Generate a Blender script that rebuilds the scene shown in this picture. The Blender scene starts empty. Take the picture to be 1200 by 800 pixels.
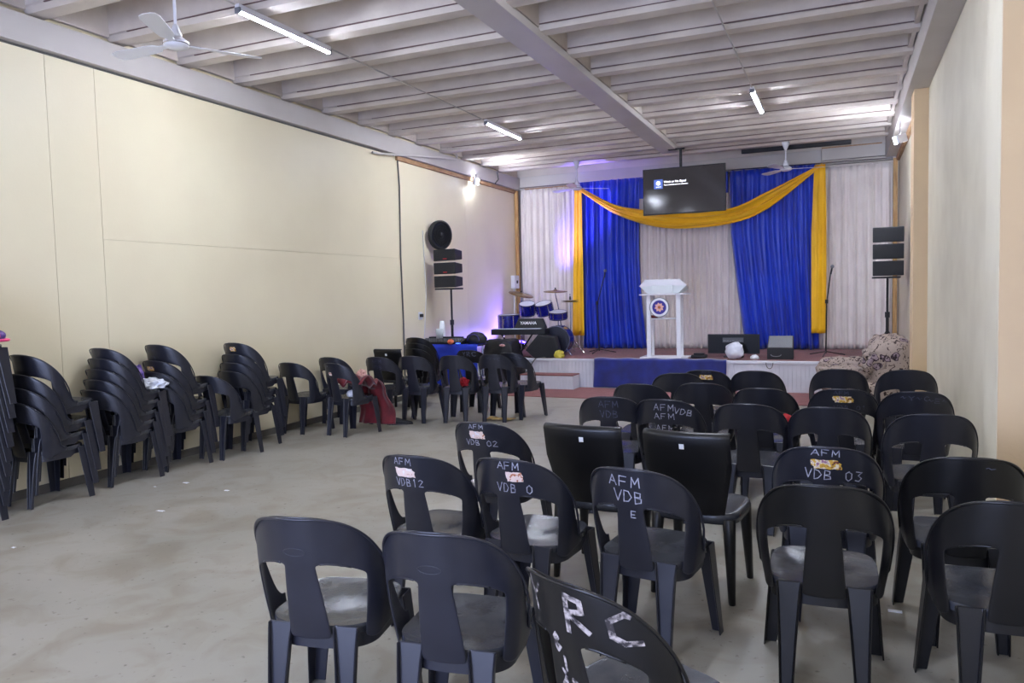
import bpy, bmesh, math, random
from mathutils import Vector, Matrix, noise
from mathutils.bvhtree import BVHTree
random.seed(7)
PI = math.pi
scene = bpy.context.scene
C = scene.collection

# ------------------------------------------------------------------ camera
yaw, pitch, roll, FPX = 0.410828233, 0.0608907998, -0.024933465, 891.951395
f = Vector((-math.sin(yaw)*math.cos(pitch), math.cos(yaw)*math.cos(pitch), -math.sin(pitch)))
r0 = Vector((math.cos(yaw), math.sin(yaw), 0)); u0 = r0.cross(f)
r = r0*math.cos(roll) + u0*math.sin(roll); u = -r0*math.sin(roll) + u0*math.cos(roll)
cam = bpy.data.objects.new('camera', bpy.data.cameras.new('camera')); C.objects.link(cam)
cam.data.sensor_width = 36; cam.data.lens = FPX/1200*36; cam.data.clip_start = 0.05
M = Matrix((r, u, -f)).transposed().to_4x4(); M.translation = Vector((0, 0, 1.55)); cam.matrix_world = M
scene.camera = cam
# ------------------------------------------------------------------ world and view
w = bpy.data.worlds.new('sky'); scene.world = w; w.use_nodes = True
bg = w.node_tree.nodes['Background']; bg.inputs[0].default_value = (0.52, 0.62, 1.0, 1); bg.inputs[1].default_value = 8.5
scene.view_settings.view_transform = 'Standard'; scene.view_settings.look = 'None'
scene.view_settings.exposure = 1.12; scene.view_settings.gamma = 1
scene.view_settings.use_curve_mapping = False
TUBE_E = 190.0
FLOOD_W = 165.0
# daylight through the open roller-door entrance behind the viewer
pl = bpy.data.lights.new('entrance_portal', 'AREA'); pl.shape = 'RECTANGLE'; pl.size = 3.4; pl.size_y = 2.6
pl.cycles.is_portal = True
po = bpy.data.objects.new('entrance_portal', pl); C.objects.link(po); po.location = (-2.2, -3.45, 1.3); po.rotation_euler = (PI/2, 0, 0)

# ------------------------------------------------------------------ materials
def lin(c):
    return tuple(((x/255)/12.92 if x/255 <= .04045 else ((x/255+.055)/1.055)**2.4) for x in c) + (1,)
def mat(name, rgb, rough=.6, metal=0, rgb2=None, nscale=4, bump=0, bscale=60, spec=.5, emit=None, estr=0, coat=0, det=3, lo=.35, hi=.65, stretch=None, sheen=0):
    m = bpy.data.materials.new(name); m.use_nodes = True; nt = m.node_tree; b = nt.nodes['Principled BSDF']
    b.inputs['Base Color'].default_value = lin(rgb); b.inputs['Roughness'].default_value = rough
    b.inputs['Metallic'].default_value = metal; b.inputs['Specular IOR Level'].default_value = spec
    b.inputs['Coat Weight'].default_value = coat; b.inputs['Sheen Weight'].default_value = sheen
    tc = nt.nodes.new('ShaderNodeTexCoord'); src = tc.outputs['Object']
    if stretch:
        mp = nt.nodes.new('ShaderNodeMapping'); mp.inputs['Scale'].default_value = stretch; nt.links.new(src, mp.inputs[0]); src = mp.outputs[0]
    if rgb2:
        n = nt.nodes.new('ShaderNodeTexNoise'); n.inputs['Scale'].default_value = nscale; n.inputs['Detail'].default_value = det
        nt.links.new(src, n.inputs['Vector'])
        cr = nt.nodes.new('ShaderNodeValToRGB'); cr.color_ramp.elements[0].position = lo; cr.color_ramp.elements[1].position = hi
        cr.color_ramp.elements[0].color = lin(rgb); cr.color_ramp.elements[1].color = lin(rgb2)
        nt.links.new(n.outputs['Fac'], cr.inputs[0]); nt.links.new(cr.outputs[0], b.inputs['Base Color'])
    if bump:
        n = nt.nodes.new('ShaderNodeTexNoise'); n.inputs['Scale'].default_value = bscale; n.inputs['Detail'].default_value = 4
        nt.links.new(src, n.inputs['Vector'])
        bp = nt.nodes.new('ShaderNodeBump'); bp.inputs['Strength'].default_value = bump; bp.inputs['Distance'].default_value = .01
        nt.links.new(n.outputs['Fac'], bp.inputs['Height']); nt.links.new(bp.outputs[0], b.inputs['Normal'])
    if emit:
        b.inputs['Emission Color'].default_value = lin(emit); b.inputs['Emission Strength'].default_value = estr
    return m
MT = {}
MT['chair'] = mat('charcoal_plastic', (33, 34, 43), .30, rgb2=(40, 41, 50), nscale=6, bump=.05, bscale=300)
MT['chair_black'] = mat('black_plastic', (11, 11, 13), .34, rgb2=(16, 15, 18), nscale=6, bump=.05, bscale=300)
MT['seatm'] = mat('worn_seat_plastic', (44, 46, 54), .25, rgb2=(70, 72, 76), nscale=7, det=6, bump=.08, bscale=120)
MT['paint'] = mat('white_marker', (196, 198, 214), .7, rgb2=(120, 120, 140), nscale=60, lo=.3, hi=.75)
MT['paint_dim'] = mat('faded_marker', (92, 96, 118), .7, rgb2=(60, 62, 78), nscale=60)
MT['paint_brush'] = mat('smeared_paint', (180, 170, 166), .7, rgb2=(48, 43, 45), nscale=48, det=8, lo=.40, hi=.58)
MT['wallL'] = mat('cream_wall_paint', (232, 221, 190), .42, rgb2=(227, 215, 184), nscale=1.2, bump=.05, bscale=40, spec=.35)
MT['wallR'] = mat('plaster_wall_paint', (226, 218, 196), .6, rgb2=(216, 207, 184), nscale=2.2, bump=.25, bscale=70)
MT['pil'] = mat('tan_pilaster_paint', (222, 196, 156), .6, rgb2=(215, 188, 150), nscale=2, bump=.12, bscale=60)
MT['ceil'] = mat('painted_concrete', (216, 206, 196), .65, rgb2=(200, 189, 180), nscale=2.5, bump=.25, bscale=30, det=6)
MT['beam'] = mat('painted_steel_beam', (196, 190, 186), .5, rgb2=(188, 181, 176), nscale=1.5, bump=.05)
MT['crack'] = mat('dark_joint', (120, 96, 92), .9)
MT['wood'] = mat('raw_pine', (196, 158, 104), .6, rgb2=(168, 126, 78), nscale=6, stretch=(8, 8, .8), bump=.1)
MT['woody'] = mat('raw_pine_rail', (182, 146, 108), .6, rgb2=(150, 112, 78), nscale=6, stretch=(8, .8, 8), bump=.1)
MT['skirt'] = mat('grey_skirting', (98, 94, 86), .6, rgb2=(84, 80, 74), nscale=4)
MT['carpet'] = mat('dusty_red_carpet', (140, 74, 72), .95, rgb2=(122, 62, 62), nscale=9, bump=.4, bscale=400, sheen=.2)
MT['carpet2'] = mat('dark_red_carpet', (128, 66, 66), .95, rgb2=(108, 54, 56), nscale=7, bump=.4, bscale=400, sheen=.2)
MT['board'] = mat('white_boards', (226, 228, 236), .5, rgb2=(212, 214, 224), nscale=3)
MT['whitec'] = mat('white_voile', (238, 229, 224), .8, rgb2=(230, 220, 215), nscale=3, sheen=.3)
MT['bluec'] = mat('royal_blue_satin', (6, 62, 206), .38, rgb2=(4, 48, 182), nscale=2, sheen=.3, spec=.6)
MT['bluec2'] = mat('navy_velvet', (5, 32, 128), .7, rgb2=(4, 22, 102), nscale=5, sheen=.6, bump=.2, bscale=20)
MT['yellowc'] = mat('golden_yellow_satin', (255, 198, 8), .5, rgb2=(246, 186, 6), nscale=3, sheen=.2)
MT['black'] = mat('matte_black', (18, 19, 24), .55)
MT['grille'] = mat('speaker_grille', (22, 24, 30), .6, bump=.5, bscale=500)
MT['offscreen'] = mat('dark_screen', (12, 12, 15), .35, spec=.2)
MT['gloss'] = mat('black_glass', (20, 20, 23), .12)
MT['screen'] = mat('lit_screen', (16, 16, 18), .10, emit=(44, 42, 46), estr=.5)
MT['white'] = mat('white_enamel', (232, 232, 238), .35)
MT['wood_white'] = mat('white_lacquer', (224, 230, 232), .35)
MT['steel'] = mat('chrome', (190, 190, 200), .25, metal=1)
MT['greyp'] = mat('grey_plastic', (120, 122, 128), .5)
MT['brass'] = mat('cymbal_bronze', (150, 128, 92), .35, metal=.8, rgb2=(120, 100, 70), nscale=20)
MT['drum'] = mat('blue_sparkle_wrap', (24, 30, 150), .25, rgb2=(10, 14, 80), nscale=80, coat=.5)
MT['hoop'] = mat('dark_hoop', (70, 72, 96), .3, metal=.6)
MT['skin'] = mat('drum_head', (210, 212, 226), .5)
MT['red'] = mat('maroon_fleece', (112, 14, 28), .85, rgb2=(84, 8, 20), nscale=8, sheen=.4, bump=.2)
MT['redb'] = mat('bright_red_cloth', (196, 32, 44), .8, rgb2=(170, 22, 34), nscale=8)
MT['pinkish'] = mat('pale_pink_cloth', (222, 178, 168), .8, rgb2=(205, 150, 144), nscale=12)
MT['pink'] = mat('hot_pink_plastic', (240, 70, 130), .4)
MT['purple'] = mat('violet_cloth', (70, 50, 130), .6, rgb2=(150, 120, 190), nscale=30)
MT['cup'] = mat('white_paper_cup', (238, 240, 244), .5)
MT['orange'] = mat('orange_rubber', (230, 120, 80), .6)
MT['yellowb'] = mat('yellow_plastic_bag', (214, 200, 84), .5, rgb2=(190, 170, 60), nscale=10)
MT['bag'] = mat('white_plastic_bag', (232, 234, 242), .35, rgb2=(214, 218, 232), nscale=8)
MT['tan'] = mat('tan_packaging', (206, 178, 120), .5, rgb2=(176, 140, 80), nscale=14)
MT['tube'] = mat('lit_tube', (255, 255, 255), .4, emit=(228, 236, 255), estr=TUBE_E)
MT['flood'] = mat('lit_flood_glass', (255, 255, 255), .4, emit=(226, 234, 255), estr=60)
MT['text'] = mat('screen_text', (235, 235, 245), .4, emit=(240, 240, 250), estr=1.0)
MT['icon'] = mat('screen_icon_blue', (50, 70, 130), .4, emit=(62, 82, 150), estr=.8)
MT['dimtext'] = mat('screen_dim_text', (60, 62, 68), .5, emit=(70, 72, 78), estr=.2)
MT['red_led'] = mat('red_badge', (190, 40, 44), .5)
MT['led'] = mat('blue_led', (60, 120, 255), .4, emit=(70, 110, 255), estr=4)
MT['cable'] = mat('grey_cable', (92, 92, 88), .6)
MT['cablew'] = mat('white_cable', (226, 226, 226), .5)
MT['emb_blue'] = mat('emblem_blue', (52, 40, 150), .4)
MT['emb_pink'] = mat('emblem_petal', (232, 176, 160), .4)
MT['emb_or'] = mat('emblem_centre', (190, 100, 40), .4)
MT['wedge_top'] = mat('grey_grille', (128, 130, 134), .6, bump=.4, bscale=400)

def floor_mat():
    m = bpy.data.materials.new('stained_concrete'); m.use_nodes = True; nt = m.node_tree; b = nt.nodes['Principled BSDF']
    tc = nt.nodes.new('ShaderNodeTexCoord')
    def nz(scale, det, dist=0):
        n = nt.nodes.new('ShaderNodeTexNoise'); n.inputs['Scale'].default_value = scale; n.inputs['Detail'].default_value = det
        n.inputs['Distortion'].default_value = dist; nt.links.new(tc.outputs['Object'], n.inputs['Vector']); return n
    a, c, d = nz(.55, 6, .6), nz(3.2, 8, 1.0), nz(26, 6)
    r1 = nt.nodes.new('ShaderNodeValToRGB'); e = r1.color_ramp.elements
    e[0].position = .3; e[0].color = lin((147, 144, 133)); e[1].position = .7; e[1].color = lin((167, 162, 150))
    e2 = r1.color_ramp.elements.new(.5); e2.color = lin((157, 153, 142))
    nt.links.new(a.outputs['Fac'], r1.inputs[0])
    r2 = nt.nodes.new('ShaderNodeValToRGB'); e = r2.color_ramp.elements
    e[0].position = .34; e[0].color = lin((226, 218, 208)); e[1].position = .56; e[1].color = (1, 1, 1, 1)
    nt.links.new(c.outputs['Fac'], r2.inputs[0])
    mx = nt.nodes.new('ShaderNodeMix'); mx.data_type = 'RGBA'; mx.blend_type = 'MULTIPLY'; mx.inputs[0].default_value = .8
    nt.links.new(r1.outputs[0], mx.inputs[6]); nt.links.new(r2.outputs[0], mx.inputs[7])
    r3 = nt.nodes.new('ShaderNodeValToRGB'); e = r3.color_ramp.elements
    e[0].position = .26; e[0].color = (.35, .32, .29, 1); e[1].position = .36; e[1].color = (1, 1, 1, 1)
    nt.links.new(d.outputs['Fac'], r3.inputs[0])
    m2 = nt.nodes.new('ShaderNodeMix'); m2.data_type = 'RGBA'; m2.blend_type = 'MULTIPLY'; m2.inputs[0].default_value = .8
    nt.links.new(mx.outputs[2], m2.inputs[6]); nt.links.new(r3.outputs[0], m2.inputs[7])
    nt.links.new(m2.outputs[2], b.inputs['Base Color'])
    rr = nt.nodes.new('ShaderNodeMapRange'); rr.inputs[3].default_value = .32; rr.inputs[4].default_value = .6
    nt.links.new(c.outputs['Fac'], rr.inputs[0]); nt.links.new(rr.outputs[0], b.inputs['Roughness'])
    bp = nt.nodes.new('ShaderNodeBump'); bp.inputs['Strength'].default_value = .12; bp.inputs['Distance'].default_value = .01
    nt.links.new(c.outputs['Fac'], bp.inputs['Height']); nt.links.new(bp.outputs[0], b.inputs['Normal'])
    return m
MT['floor'] = floor_mat()
def floral_mat():
    m = bpy.data.materials.new('floral_upholstery'); m.use_nodes = True; nt = m.node_tree; b = nt.nodes['Principled BSDF']
    b.inputs['Roughness'].default_value = .9
    tc = nt.nodes.new('ShaderNodeTexCoord')
    nd = nt.nodes.new('ShaderNodeTexNoise'); nd.inputs['Scale'].default_value = 7; nd.inputs['Detail'].default_value = 3
    nt.links.new(tc.outputs['Object'], nd.inputs['Vector'])
    mxv = nt.nodes.new('ShaderNodeMix'); mxv.data_type = 'VECTOR'; mxv.inputs[0].default_value = .12
    nt.links.new(tc.outputs['Object'], mxv.inputs[4]); nt.links.new(nd.outputs['Color'], mxv.inputs[5])
    v = nt.nodes.new('ShaderNodeTexVoronoi'); v.inputs['Scale'].default_value = 6.5; nt.links.new(mxv.outputs[1], v.inputs['Vector'])
    r1 = nt.nodes.new('ShaderNodeValToRGB'); cr = r1.color_ramp; cr.interpolation = 'CONSTANT'
    cr.elements[0].position = 0; cr.elements[0].color = lin((60, 44, 58)); cr.elements[1].position = .12; cr.elements[1].color = lin((150, 132, 140))
    for p, c in ((.26, (62, 46, 56)), (.32, (172, 156, 146))): e = cr.elements.new(p); e.color = lin(c)
    nt.links.new(v.outputs['Distance'], r1.inputs[0])
    n2 = nt.nodes.new('ShaderNodeTexNoise'); n2.inputs['Scale'].default_value = 17; n2.inputs['Detail'].default_value = 2; n2.inputs['Distortion'].default_value = 1.4
    nt.links.new(tc.outputs['Object'], n2.inputs['Vector'])
    r2 = nt.nodes.new('ShaderNodeValToRGB'); cr = r2.color_ramp; cr.interpolation = 'CONSTANT'
    cr.elements[0].position = 0; cr.elements[0].color = (.12, .09, .1, 1); cr.elements[1].position = .40; cr.elements[1].color = (1, 1, 1, 1)
    nt.links.new(n2.outputs['Fac'], r2.inputs[0])
    mx = nt.nodes.new('ShaderNodeMix'); mx.data_type = 'RGBA'; mx.blend_type = 'MULTIPLY'; mx.inputs[0].default_value = 1
    nt.links.new(r1.outputs[0], mx.inputs[6]); nt.links.new(r2.outputs[0], mx.inputs[7]); nt.links.new(mx.outputs[2], b.inputs['Base Color'])
    return m
MT['floral'] = floral_mat()
def sticker_mat(name, cols):
    m = bpy.data.materials.new(name); m.use_nodes = True; nt = m.node_tree; b = nt.nodes['Principled BSDF']; b.inputs['Roughness'].default_value = .5
    tc = nt.nodes.new('ShaderNodeTexCoord'); n = nt.nodes.new('ShaderNodeTexNoise'); n.inputs['Scale'].default_value = 45; n.inputs['Detail'].default_value = 3
    nt.links.new(tc.outputs['Object'], n.inputs['Vector'])
    cr = nt.nodes.new('ShaderNodeValToRGB'); k = cr.color_ramp; k.interpolation = 'CONSTANT'
    k.elements[0].color = lin(cols[0]); k.elements[0].position = 0; k.elements[1].color = lin(cols[-1]); k.elements[1].position = .62
    for i, c in enumerate(cols[1:-1]): e = k.elements.new(.38+.24*i/max(1, len(cols)-2)+.02); e.color = lin(c)
    nt.links.new(n.outputs['Fac'], cr.inputs[0]); nt.links.new(cr.outputs[0], b.inputs['Base Color']); return m
MT['stk_pale'] = sticker_mat('peeling_sticker', [(190, 120, 90), (236, 214, 206), (240, 232, 236)])
MT['stk_gold'] = sticker_mat('printed_sticker', [(120, 60, 60), (222, 176, 70), (236, 222, 196), (170, 120, 150)])

# ------------------------------------------------------------------ mesh helpers
class MB:
    def __init__(s): s.bm = bmesh.new()
    def box(s, x0, x1, y0, y1, z0, z1):
        v = [s.bm.verts.new((x, y, z)) for x in (x0, x1) for y in (y0, y1) for z in (z0, z1)]
        for q in ((0, 1, 3, 2), (4, 6, 7, 5), (0, 4, 5, 1), (2, 3, 7, 6), (0, 2, 6, 4), (1, 5, 7, 3)): s.bm.faces.new([v[i] for i in q])
        return s
    def loft(s, rings, caps=True, close=True):
        R = [[s.bm.verts.new(p) for p in ring] for ring in rings]; n = len(R[0])
        for a, b in zip(R, R[1:]):
            for i in range(n if close else n-1): s.bm.faces.new((a[i], a[(i+1) % n], b[(i+1) % n], b[i]))
        if caps and close: s.bm.faces.new(R[0][::-1]); s.bm.faces.new(R[-1])
        return s
    def tube(s, pts, rad, n=8, caps=True):
        pts = [Vector(p) for p in pts]; rings = []
        rad = rad if isinstance(rad, (list, tuple)) else [rad]*len(pts)
        t0 = (pts[1]-pts[0]).normalized(); a = t0.orthogonal().normalized()
        for i, p in enumerate(pts):
            t = (pts[min(i+1, len(pts)-1)]-pts[max(i-1, 0)]).normalized(); a = (a-t*a.dot(t)).normalized(); b = t.cross(a)
            rings.append([p+(a*math.cos(2*PI*k/n)+b*math.sin(2*PI*k/n))*rad[i] for k in range(n)])
        return s.loft(rings, caps)
    def lathe(s, prof, n=24, c=(0, 0, 0), ax=None):
        c = Vector(c); Q = Vector((0, 0, 1)).rotation_difference(Vector(ax)) if ax else None
        rings = []
        for rr, z in prof:
            ring = []
            for k in range(n):
                p = Vector((max(rr, 1e-4)*math.cos(2*PI*k/n), max(rr, 1e-4)*math.sin(2*PI*k/n), z))
                if Q: p = Q @ p
                ring.append(c+p)
            rings.append(ring)
        return s.loft(rings, True)
    def grid(s, fn, nu, nv, mask=None):
        V = [[s.bm.verts.new(fn(i/nu, j/nv)) for j in range(nv+1)] for i in range(nu+1)]
        for i in range(nu):
            for j in range(nv): s.bm.faces.new((V[i][j], V[i+1][j], V[i+1][j+1], V[i][j+1]))
        return s
    def build(s, name, m, parent=None, smooth=False, bevel=0, solid=0, sub=0, segs=2):
        bmesh.ops.recalc_face_normals(s.bm, faces=s.bm.faces)
        me = bpy.data.meshes.new(name); s.bm.to_mesh(me); s.bm.free()
        o = bpy.data.objects.new(name, me); C.objects.link(o)
        mm = MT[m] if isinstance(m, str) else m
        me.materials.append(mm)
        if solid: k = o.modifiers.new('s', 'SOLIDIFY'); k.thickness = solid; k.offset = 0
        if bevel: k = o.modifiers.new('b', 'BEVEL'); k.width = bevel; k.segments = segs; k.limit_method = 'ANGLE'
        if sub: k = o.modifiers.new('u', 'SUBSURF'); k.levels = sub; k.render_levels = sub
        if solid or bevel or sub:
            dg = bpy.context.evaluated_depsgraph_get(); e = o.evaluated_get(dg)
            nm = bpy.data.meshes.new_from_object(e); o.modifiers.clear(); o.data = nm; nm.name = name
        if smooth:
            o.data.shade_smooth()
            if bevel and not sub:
                o.data.set_sharp_from_angle(angle=math.radians(40))
        if parent: o.parent = parent
        return o
def tag(o, label=None, cat=None, group=None, kind=None):
    if label: o['label'] = label
    if cat: o['category'] = cat
    if group: o['group'] = group
    if kind: o['kind'] = kind
    return o
def empty(name, loc, rz, label, cat, group=None):
    o = bpy.data.objects.new(name, None); C.objects.link(o); o.location = loc; o.rotation_euler = (0, 0, rz); o.empty_display_size = .1
    return tag(o, label, cat, group)
def struct(o): o['kind'] = 'structure'; return o
def bx(name, m, x0, x1, y0, y1, z0, z1, parent=None, bevel=0): return MB().box(x0, x1, y0, y1, z0, z1).build(name, m, parent, bevel=bevel)

# ------------------------------------------------------------------ room shell
XL, XR, YB, YF, ZC = -6.1, 0.86, 14.5, -3.5, 4.30
struct(bx('floor', 'floor', XL-.2, XR+.3, YF-.2, YB+.2, -.1, 0))
cl = struct(bx('ceiling', 'ceil', XL-.2, XR+.3, YF-.2, YB+.2, ZC, ZC+.15))
# concrete ribs of the ceiling slabs, each with a sloping lip facing the entrance and a recessed joint above it
y = 4.24-.77*9
k = 0
ribs = []
while y < YB-.3:
    x0, x1 = XL, XR
    prof = [(y-.012, ZC), (y+.0, 3.985), (y+.018, 3.975), (y-.004, 3.965), (y+.028, 3.925), (y+.175, 3.925), (y+.205, ZC)]
    n = 46; rings = []
    for i in range(n+1):
        x = x0+(x1-x0)*i/n; j = [noise.noise(Vector((x*2.2, y*3.1, q)))*.005 for q in range(len(prof))]
        rings.append([(x, py+(j[q] if 0 < q < 6 else 0), pz+(j[q] if 0 < q < 6 else 0)) for q, (py, pz) in enumerate(prof)])
    MB().loft(rings).build('rib', 'ceil', cl)
    MB().box(x0+.25, x1-.22, y+.004, y+.0175, 3.9755, 3.983).build('joint_line', 'crack', cl)
    ribs.append(y); y += .77; k += 1
# end diaphragms between ribs, beside the beams
for yy in ribs[5:-1]:
    for xx in (XL+.02, -2.53, -2.78, XR-.24):
        MB().box(xx-.02, xx+.02, yy+.2, yy+.77, 3.95, ZC).build('end_plate', 'ceil', cl)
mb = MB().box(-2.80, -2.51, YF, 12.95, 3.86, 3.935); struct(mb.build('trim_1', 'beam', None, bevel=.004)); # centre beam
struct(bx('trim_2', 'beam', .655, XR+.02, YF, YB, 3.70, 4.12, bevel=.004))   # right beam
struct(bx('trim_3', 'beam', XL-.05, XL+.07, YF, YB, 3.665, 3.90, bevel=.004))  # left beam
# left wall: boards with narrow recessed seams
wl = struct(bx('wall_left', 'wallL', XL-.2, XL-.012, YF, YB, 0, ZC))
for y0, y1, z0, z1 in ((YF, 1.3, 0, 3.66), (1.3, 4.4, 0, 3.66), (4.4, 4.86, 0, 3.66), (4.86, 9.92, 0, 2.14), (4.86, 9.92, 2.14, 3.66), (9.92, 12.1, 0, 3.66), (12.1, 14.5, 0, 3.66)):
    g = .0022
    bx('wall_panel', 'wallL', XL-.02, XL, y0+g, y1-g, z0+(g if z0 else 0), z1-g, wl)
bx('painted_shadow_line', 'skirt', XL-.02, XL+.004, YF, 9.8, 3.645, 3.66, wl)  # dark strip stands in for the shadow line beneath the left beam
struct(bx('baseboard_left', 'skirt', XL-.01, XL+.012, YF, 12.3, 0, .075, bevel=.003))
struct(bx('trim_4', 'woody', XL, XL+.04, 9.83, 14.4, 3.59, 3.655, bevel=.004))
struct(bx('trim_5', 'wood', XL+.005, XL+.075, 14.28, 14.34, .47, 3.64, bevel=.004))
# right wall, pilasters
struct(bx('wall_right', 'wallR', XR, XR+.3, YF, YB, 0, ZC))
struct(bx('trim_6', 'pil', .715, XR+.02, 9.6, 9.98, 0, 3.70, bevel=.006))
struct(bx('trim_7', 'wallR', .70, XR+.02, 4.39, 4.78, 0, 3.70, bevel=.006))
struct(bx('trim_8', 'pil', .703, XR+.02, 4.375, 4.392, 0, 3.70))
struct(bx('trim_9', 'wood', .765, .83, 14.26, 14.32, .47, 3.66, bevel=.004))
struct(bx('trim_10', 'woody', XR-.05, XR, 9.98, 14.3, 3.62, 3.69, bevel=.004))
# back wall with header mouldings
MT['wallB'] = mat('pale_grey_plaster', (214, 206, 198), .6, rgb2=(202, 192, 184), nscale=2, bump=.15)
wb = struct(bx('wall_back', 'wallB', XL-.2, XR+.3, YB, YB+.2, 0, ZC))
bx('header_board', 'beam', XL, -.35, YB-.06, YB, 3.72, 3.93, wb, bevel=.004)
bx('header_board', 'beam', -.34, .65, YB-.09, YB, 3.74, 3.95, wb, bevel=.004)
bx('header_lip', 'beam', XL, XR, YB-.12, YB, 3.66, 3.715, wb, bevel=.004)
bx('header_lip', 'woody', -.34, .6, YB-.10, YB-.08, 3.94, 3.96, wb)
bx('header_rail', 'woody', -5.9, -4.75, YB-.14, YB-.115, 3.66, 3.68, wb)
# front wall behind the viewer with the open entrance
wf = struct(bx('wall_front', 'wallL', XL-.2, -3.9, YF-.2, YF, 0, ZC))
bx('pier', 'wallL', -.5, XR+.3, YF-.2, YF, 0, ZC, wf)
bx('lintel', 'wallL', -3.9, -.5, YF-.2, YF, 2.6, ZC, wf)
# stage
st = struct(MB().box(-5.0, XR, 11.90, YB, 0, .455).box(XL, -5.0, 12.4, YB, 0, .455).build('stage', 'board'))
bx('stage_carpet', 'carpet2', -4.995, XR, 11.93, YB, .455, .47, st)
bx('stage_carpet', 'carpet2', XL, -4.995, 12.4, YB, .455, .47, st)
mb = MB()
x = -5.0
while x < XR-.02:
    mb.box(x+.003, x+.057, 11.885, 11.9, .0, .43); x += .06
tag(mb.build('stage_boards', 'board', st, bevel=.002, segs=1), kind='stuff')
bx('stage_edge', 'board', -5.005, XR, 11.87, 11.93, .43, .475, st, bevel=.006)
struct(bx('carpet_strip', 'carpet', -5.6, XR, 10.66, 11.885, 0.0005, .008))
e = tag(MB().box(-4.9, -3.98, 11.56, 11.87, 0, .225).build('stage_step', 'board', bevel=.003), 'white boarded wooden step in front of the stage', 'step')
mb = MB(); x = -4.9
while x < -4.0: mb.box(x+.003, x+.055, 11.548, 11.56, .0, .215); x += .058
tag(mb.build('step_boards', 'board', e), kind='stuff')
bx('step_tread', 'carpet', -4.905, -3.975, 11.545, 11.87, .225, .24, e)

# ------------------------------------------------------------------ curtains
def pleat(x, ph, amp, fr, z):
    a_ = fr*.5*x+ph+.35*math.sin(z*1.3+ph)+.9*math.sin(x*5.3+ph); b_ = fr*.93*x+ph*2.1+.5*math.sin(z*.9)+1.1*math.sin(x*7.1)
    return amp*(.7*(1-2*abs(math.sin(a_))**.75)+.3*(1-2*abs(math.sin(b_)))) + .012*noise.noise(Vector((x*4, z*1.2, ph)))
def curtain(name, m, xa, xb, z0, z1, Y, amp, fr, ph, label, group=None, edge=None, nz=26, dens=60, cat='curtain', flare=0):
    w = abs(xb(0)-xa(0)) if callable(xa) else xb-xa
    def fn(a, b):
        z = z0+(z1-z0)*b
        l = xa(b) if callable(xa) else xa; rr_ = xb(b) if callable(xb) else xb
        x = l+(rr_-l)*a; xm = (xa(.5) if callable(xa) else xa)+w*a
        A = -amp*(.35+.65*min(1, (1-b)*6+.3)) * (1+flare*(1-b)**3)
        return Vector((x, Y+pleat(xm, ph, A, fr, z), z+.004*math.sin(xm*fr)))
    return tag(MB().grid(fn, int(w*dens), nz).build(name, m, smooth=True, solid=.003), label, cat, group)
curtain('white_curtain', 'whitec', -5.98, -4.62, .475, 3.66, 14.36, .072, 56, 1.0, 'white pleated backdrop curtain at the left behind the drum kit', 'white backdrop curtains', dens=80)
curtain('white_curtain', 'whitec', -3.60, -1.60, .475, 3.62, 14.36, .068, 60, 2.0, 'white pleated backdrop curtain in the middle behind the lectern', 'white backdrop curtains', dens=80)
curtain('white_curtain', 'whitec', -.46, .76, .475, 3.61, 14.36, .058, 44, 3.0, 'white pleated backdrop curtain at the right behind the speaker stand', 'white backdrop curtains', dens=80)
curtain('blue_curtain', 'bluec', lambda b: -4.66+.0*b, lambda b: -3.42-.07*math.sin(b*PI)-.08*b, .48, 3.69, 14.20, .075, 42, .4, 'royal blue satin curtain left of the lectern', 'blue stage curtains', flare=.8, dens=70)
curtain('blue_curtain', 'bluec', lambda b: -1.60-.26*min(1, b*1.5)**.8, lambda b: -.38-.06*b, .48, 3.66, 14.20, .075, 38, 4.1, 'wide royal blue satin curtain behind the floor monitor', 'blue stage curtains', flare=.9, dens=70)
curtain('blue_valance', 'bluec', -3.56, -1.9, 3.30, 3.68, 14.30, .02, 30, 2.2, 'strip of royal blue cloth along the rail behind the hanging screen')
curtain('yellow_tail', 'yellowc', lambda b: -4.86+.10*b, lambda b: -4.615+.0*b, .73, 3.57, 14.12, .022, 48, .2, 'golden yellow cloth tail hanging at the left curtain edge', 'yellow swag tails', dens=110, cat='drape')
curtain('yellow_tail', 'yellowc', lambda b: -.50+.12*max(0, b-.6), lambda b: -.26-.05*max(0, b-.7), .76, 3.63, 14.12, .028, 40, 1.9, 'golden yellow cloth tail hanging at the right curtain edge', 'yellow swag tails', dens=110, cat='drape')
TOP = [(-4.66, 3.56), (-4.597, 3.559), (-3.976, 3.215), (-3.501, 3.09), (-2.693, 2.955), (-1.83, 2.99), (-1.205, 3.236), (-.414, 3.60), (-.33, 3.64)]
BOT = [(-4.66, 3.49), (-4.60, 3.478), (-3.979, 3.046), (-3.328, 2.783), (-2.696, 2.684), (-1.832, 2.725), (-1.207, 2.94), (-.414, 3.53), (-.33, 3.58)]
def interp(P, t):
    n = len(P)-1; i = min(n-1, int(t*n)); q = t*n-i
    p0, p1, p2, p3 = P[max(0, i-1)], P[i], P[i+1], P[min(n, i+2)]
    return tuple(.5*((2*p1[k])+(-p0[k]+p2[k])*q+(2*p0[k]-5*p1[k]+4*p2[k]-p3[k])*q*q+(-p0[k]+3*p1[k]-3*p2[k]+p3[k])*q**3) for k in (0, 1))
def swag(a, b):
    t, q = interp(TOP, a), interp(BOT, a)
    fold = .022*math.sin(b*17+1.5*math.sin(a*5))+.012*math.sin(b*31+a*7)
    return Vector((q[0]+(t[0]-q[0])*b, 14.08-.05*math.sin(PI*b)+fold*min(1, 8*a*(1-a)+.3), q[1]+(t[1]-q[1])*b))
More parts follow.
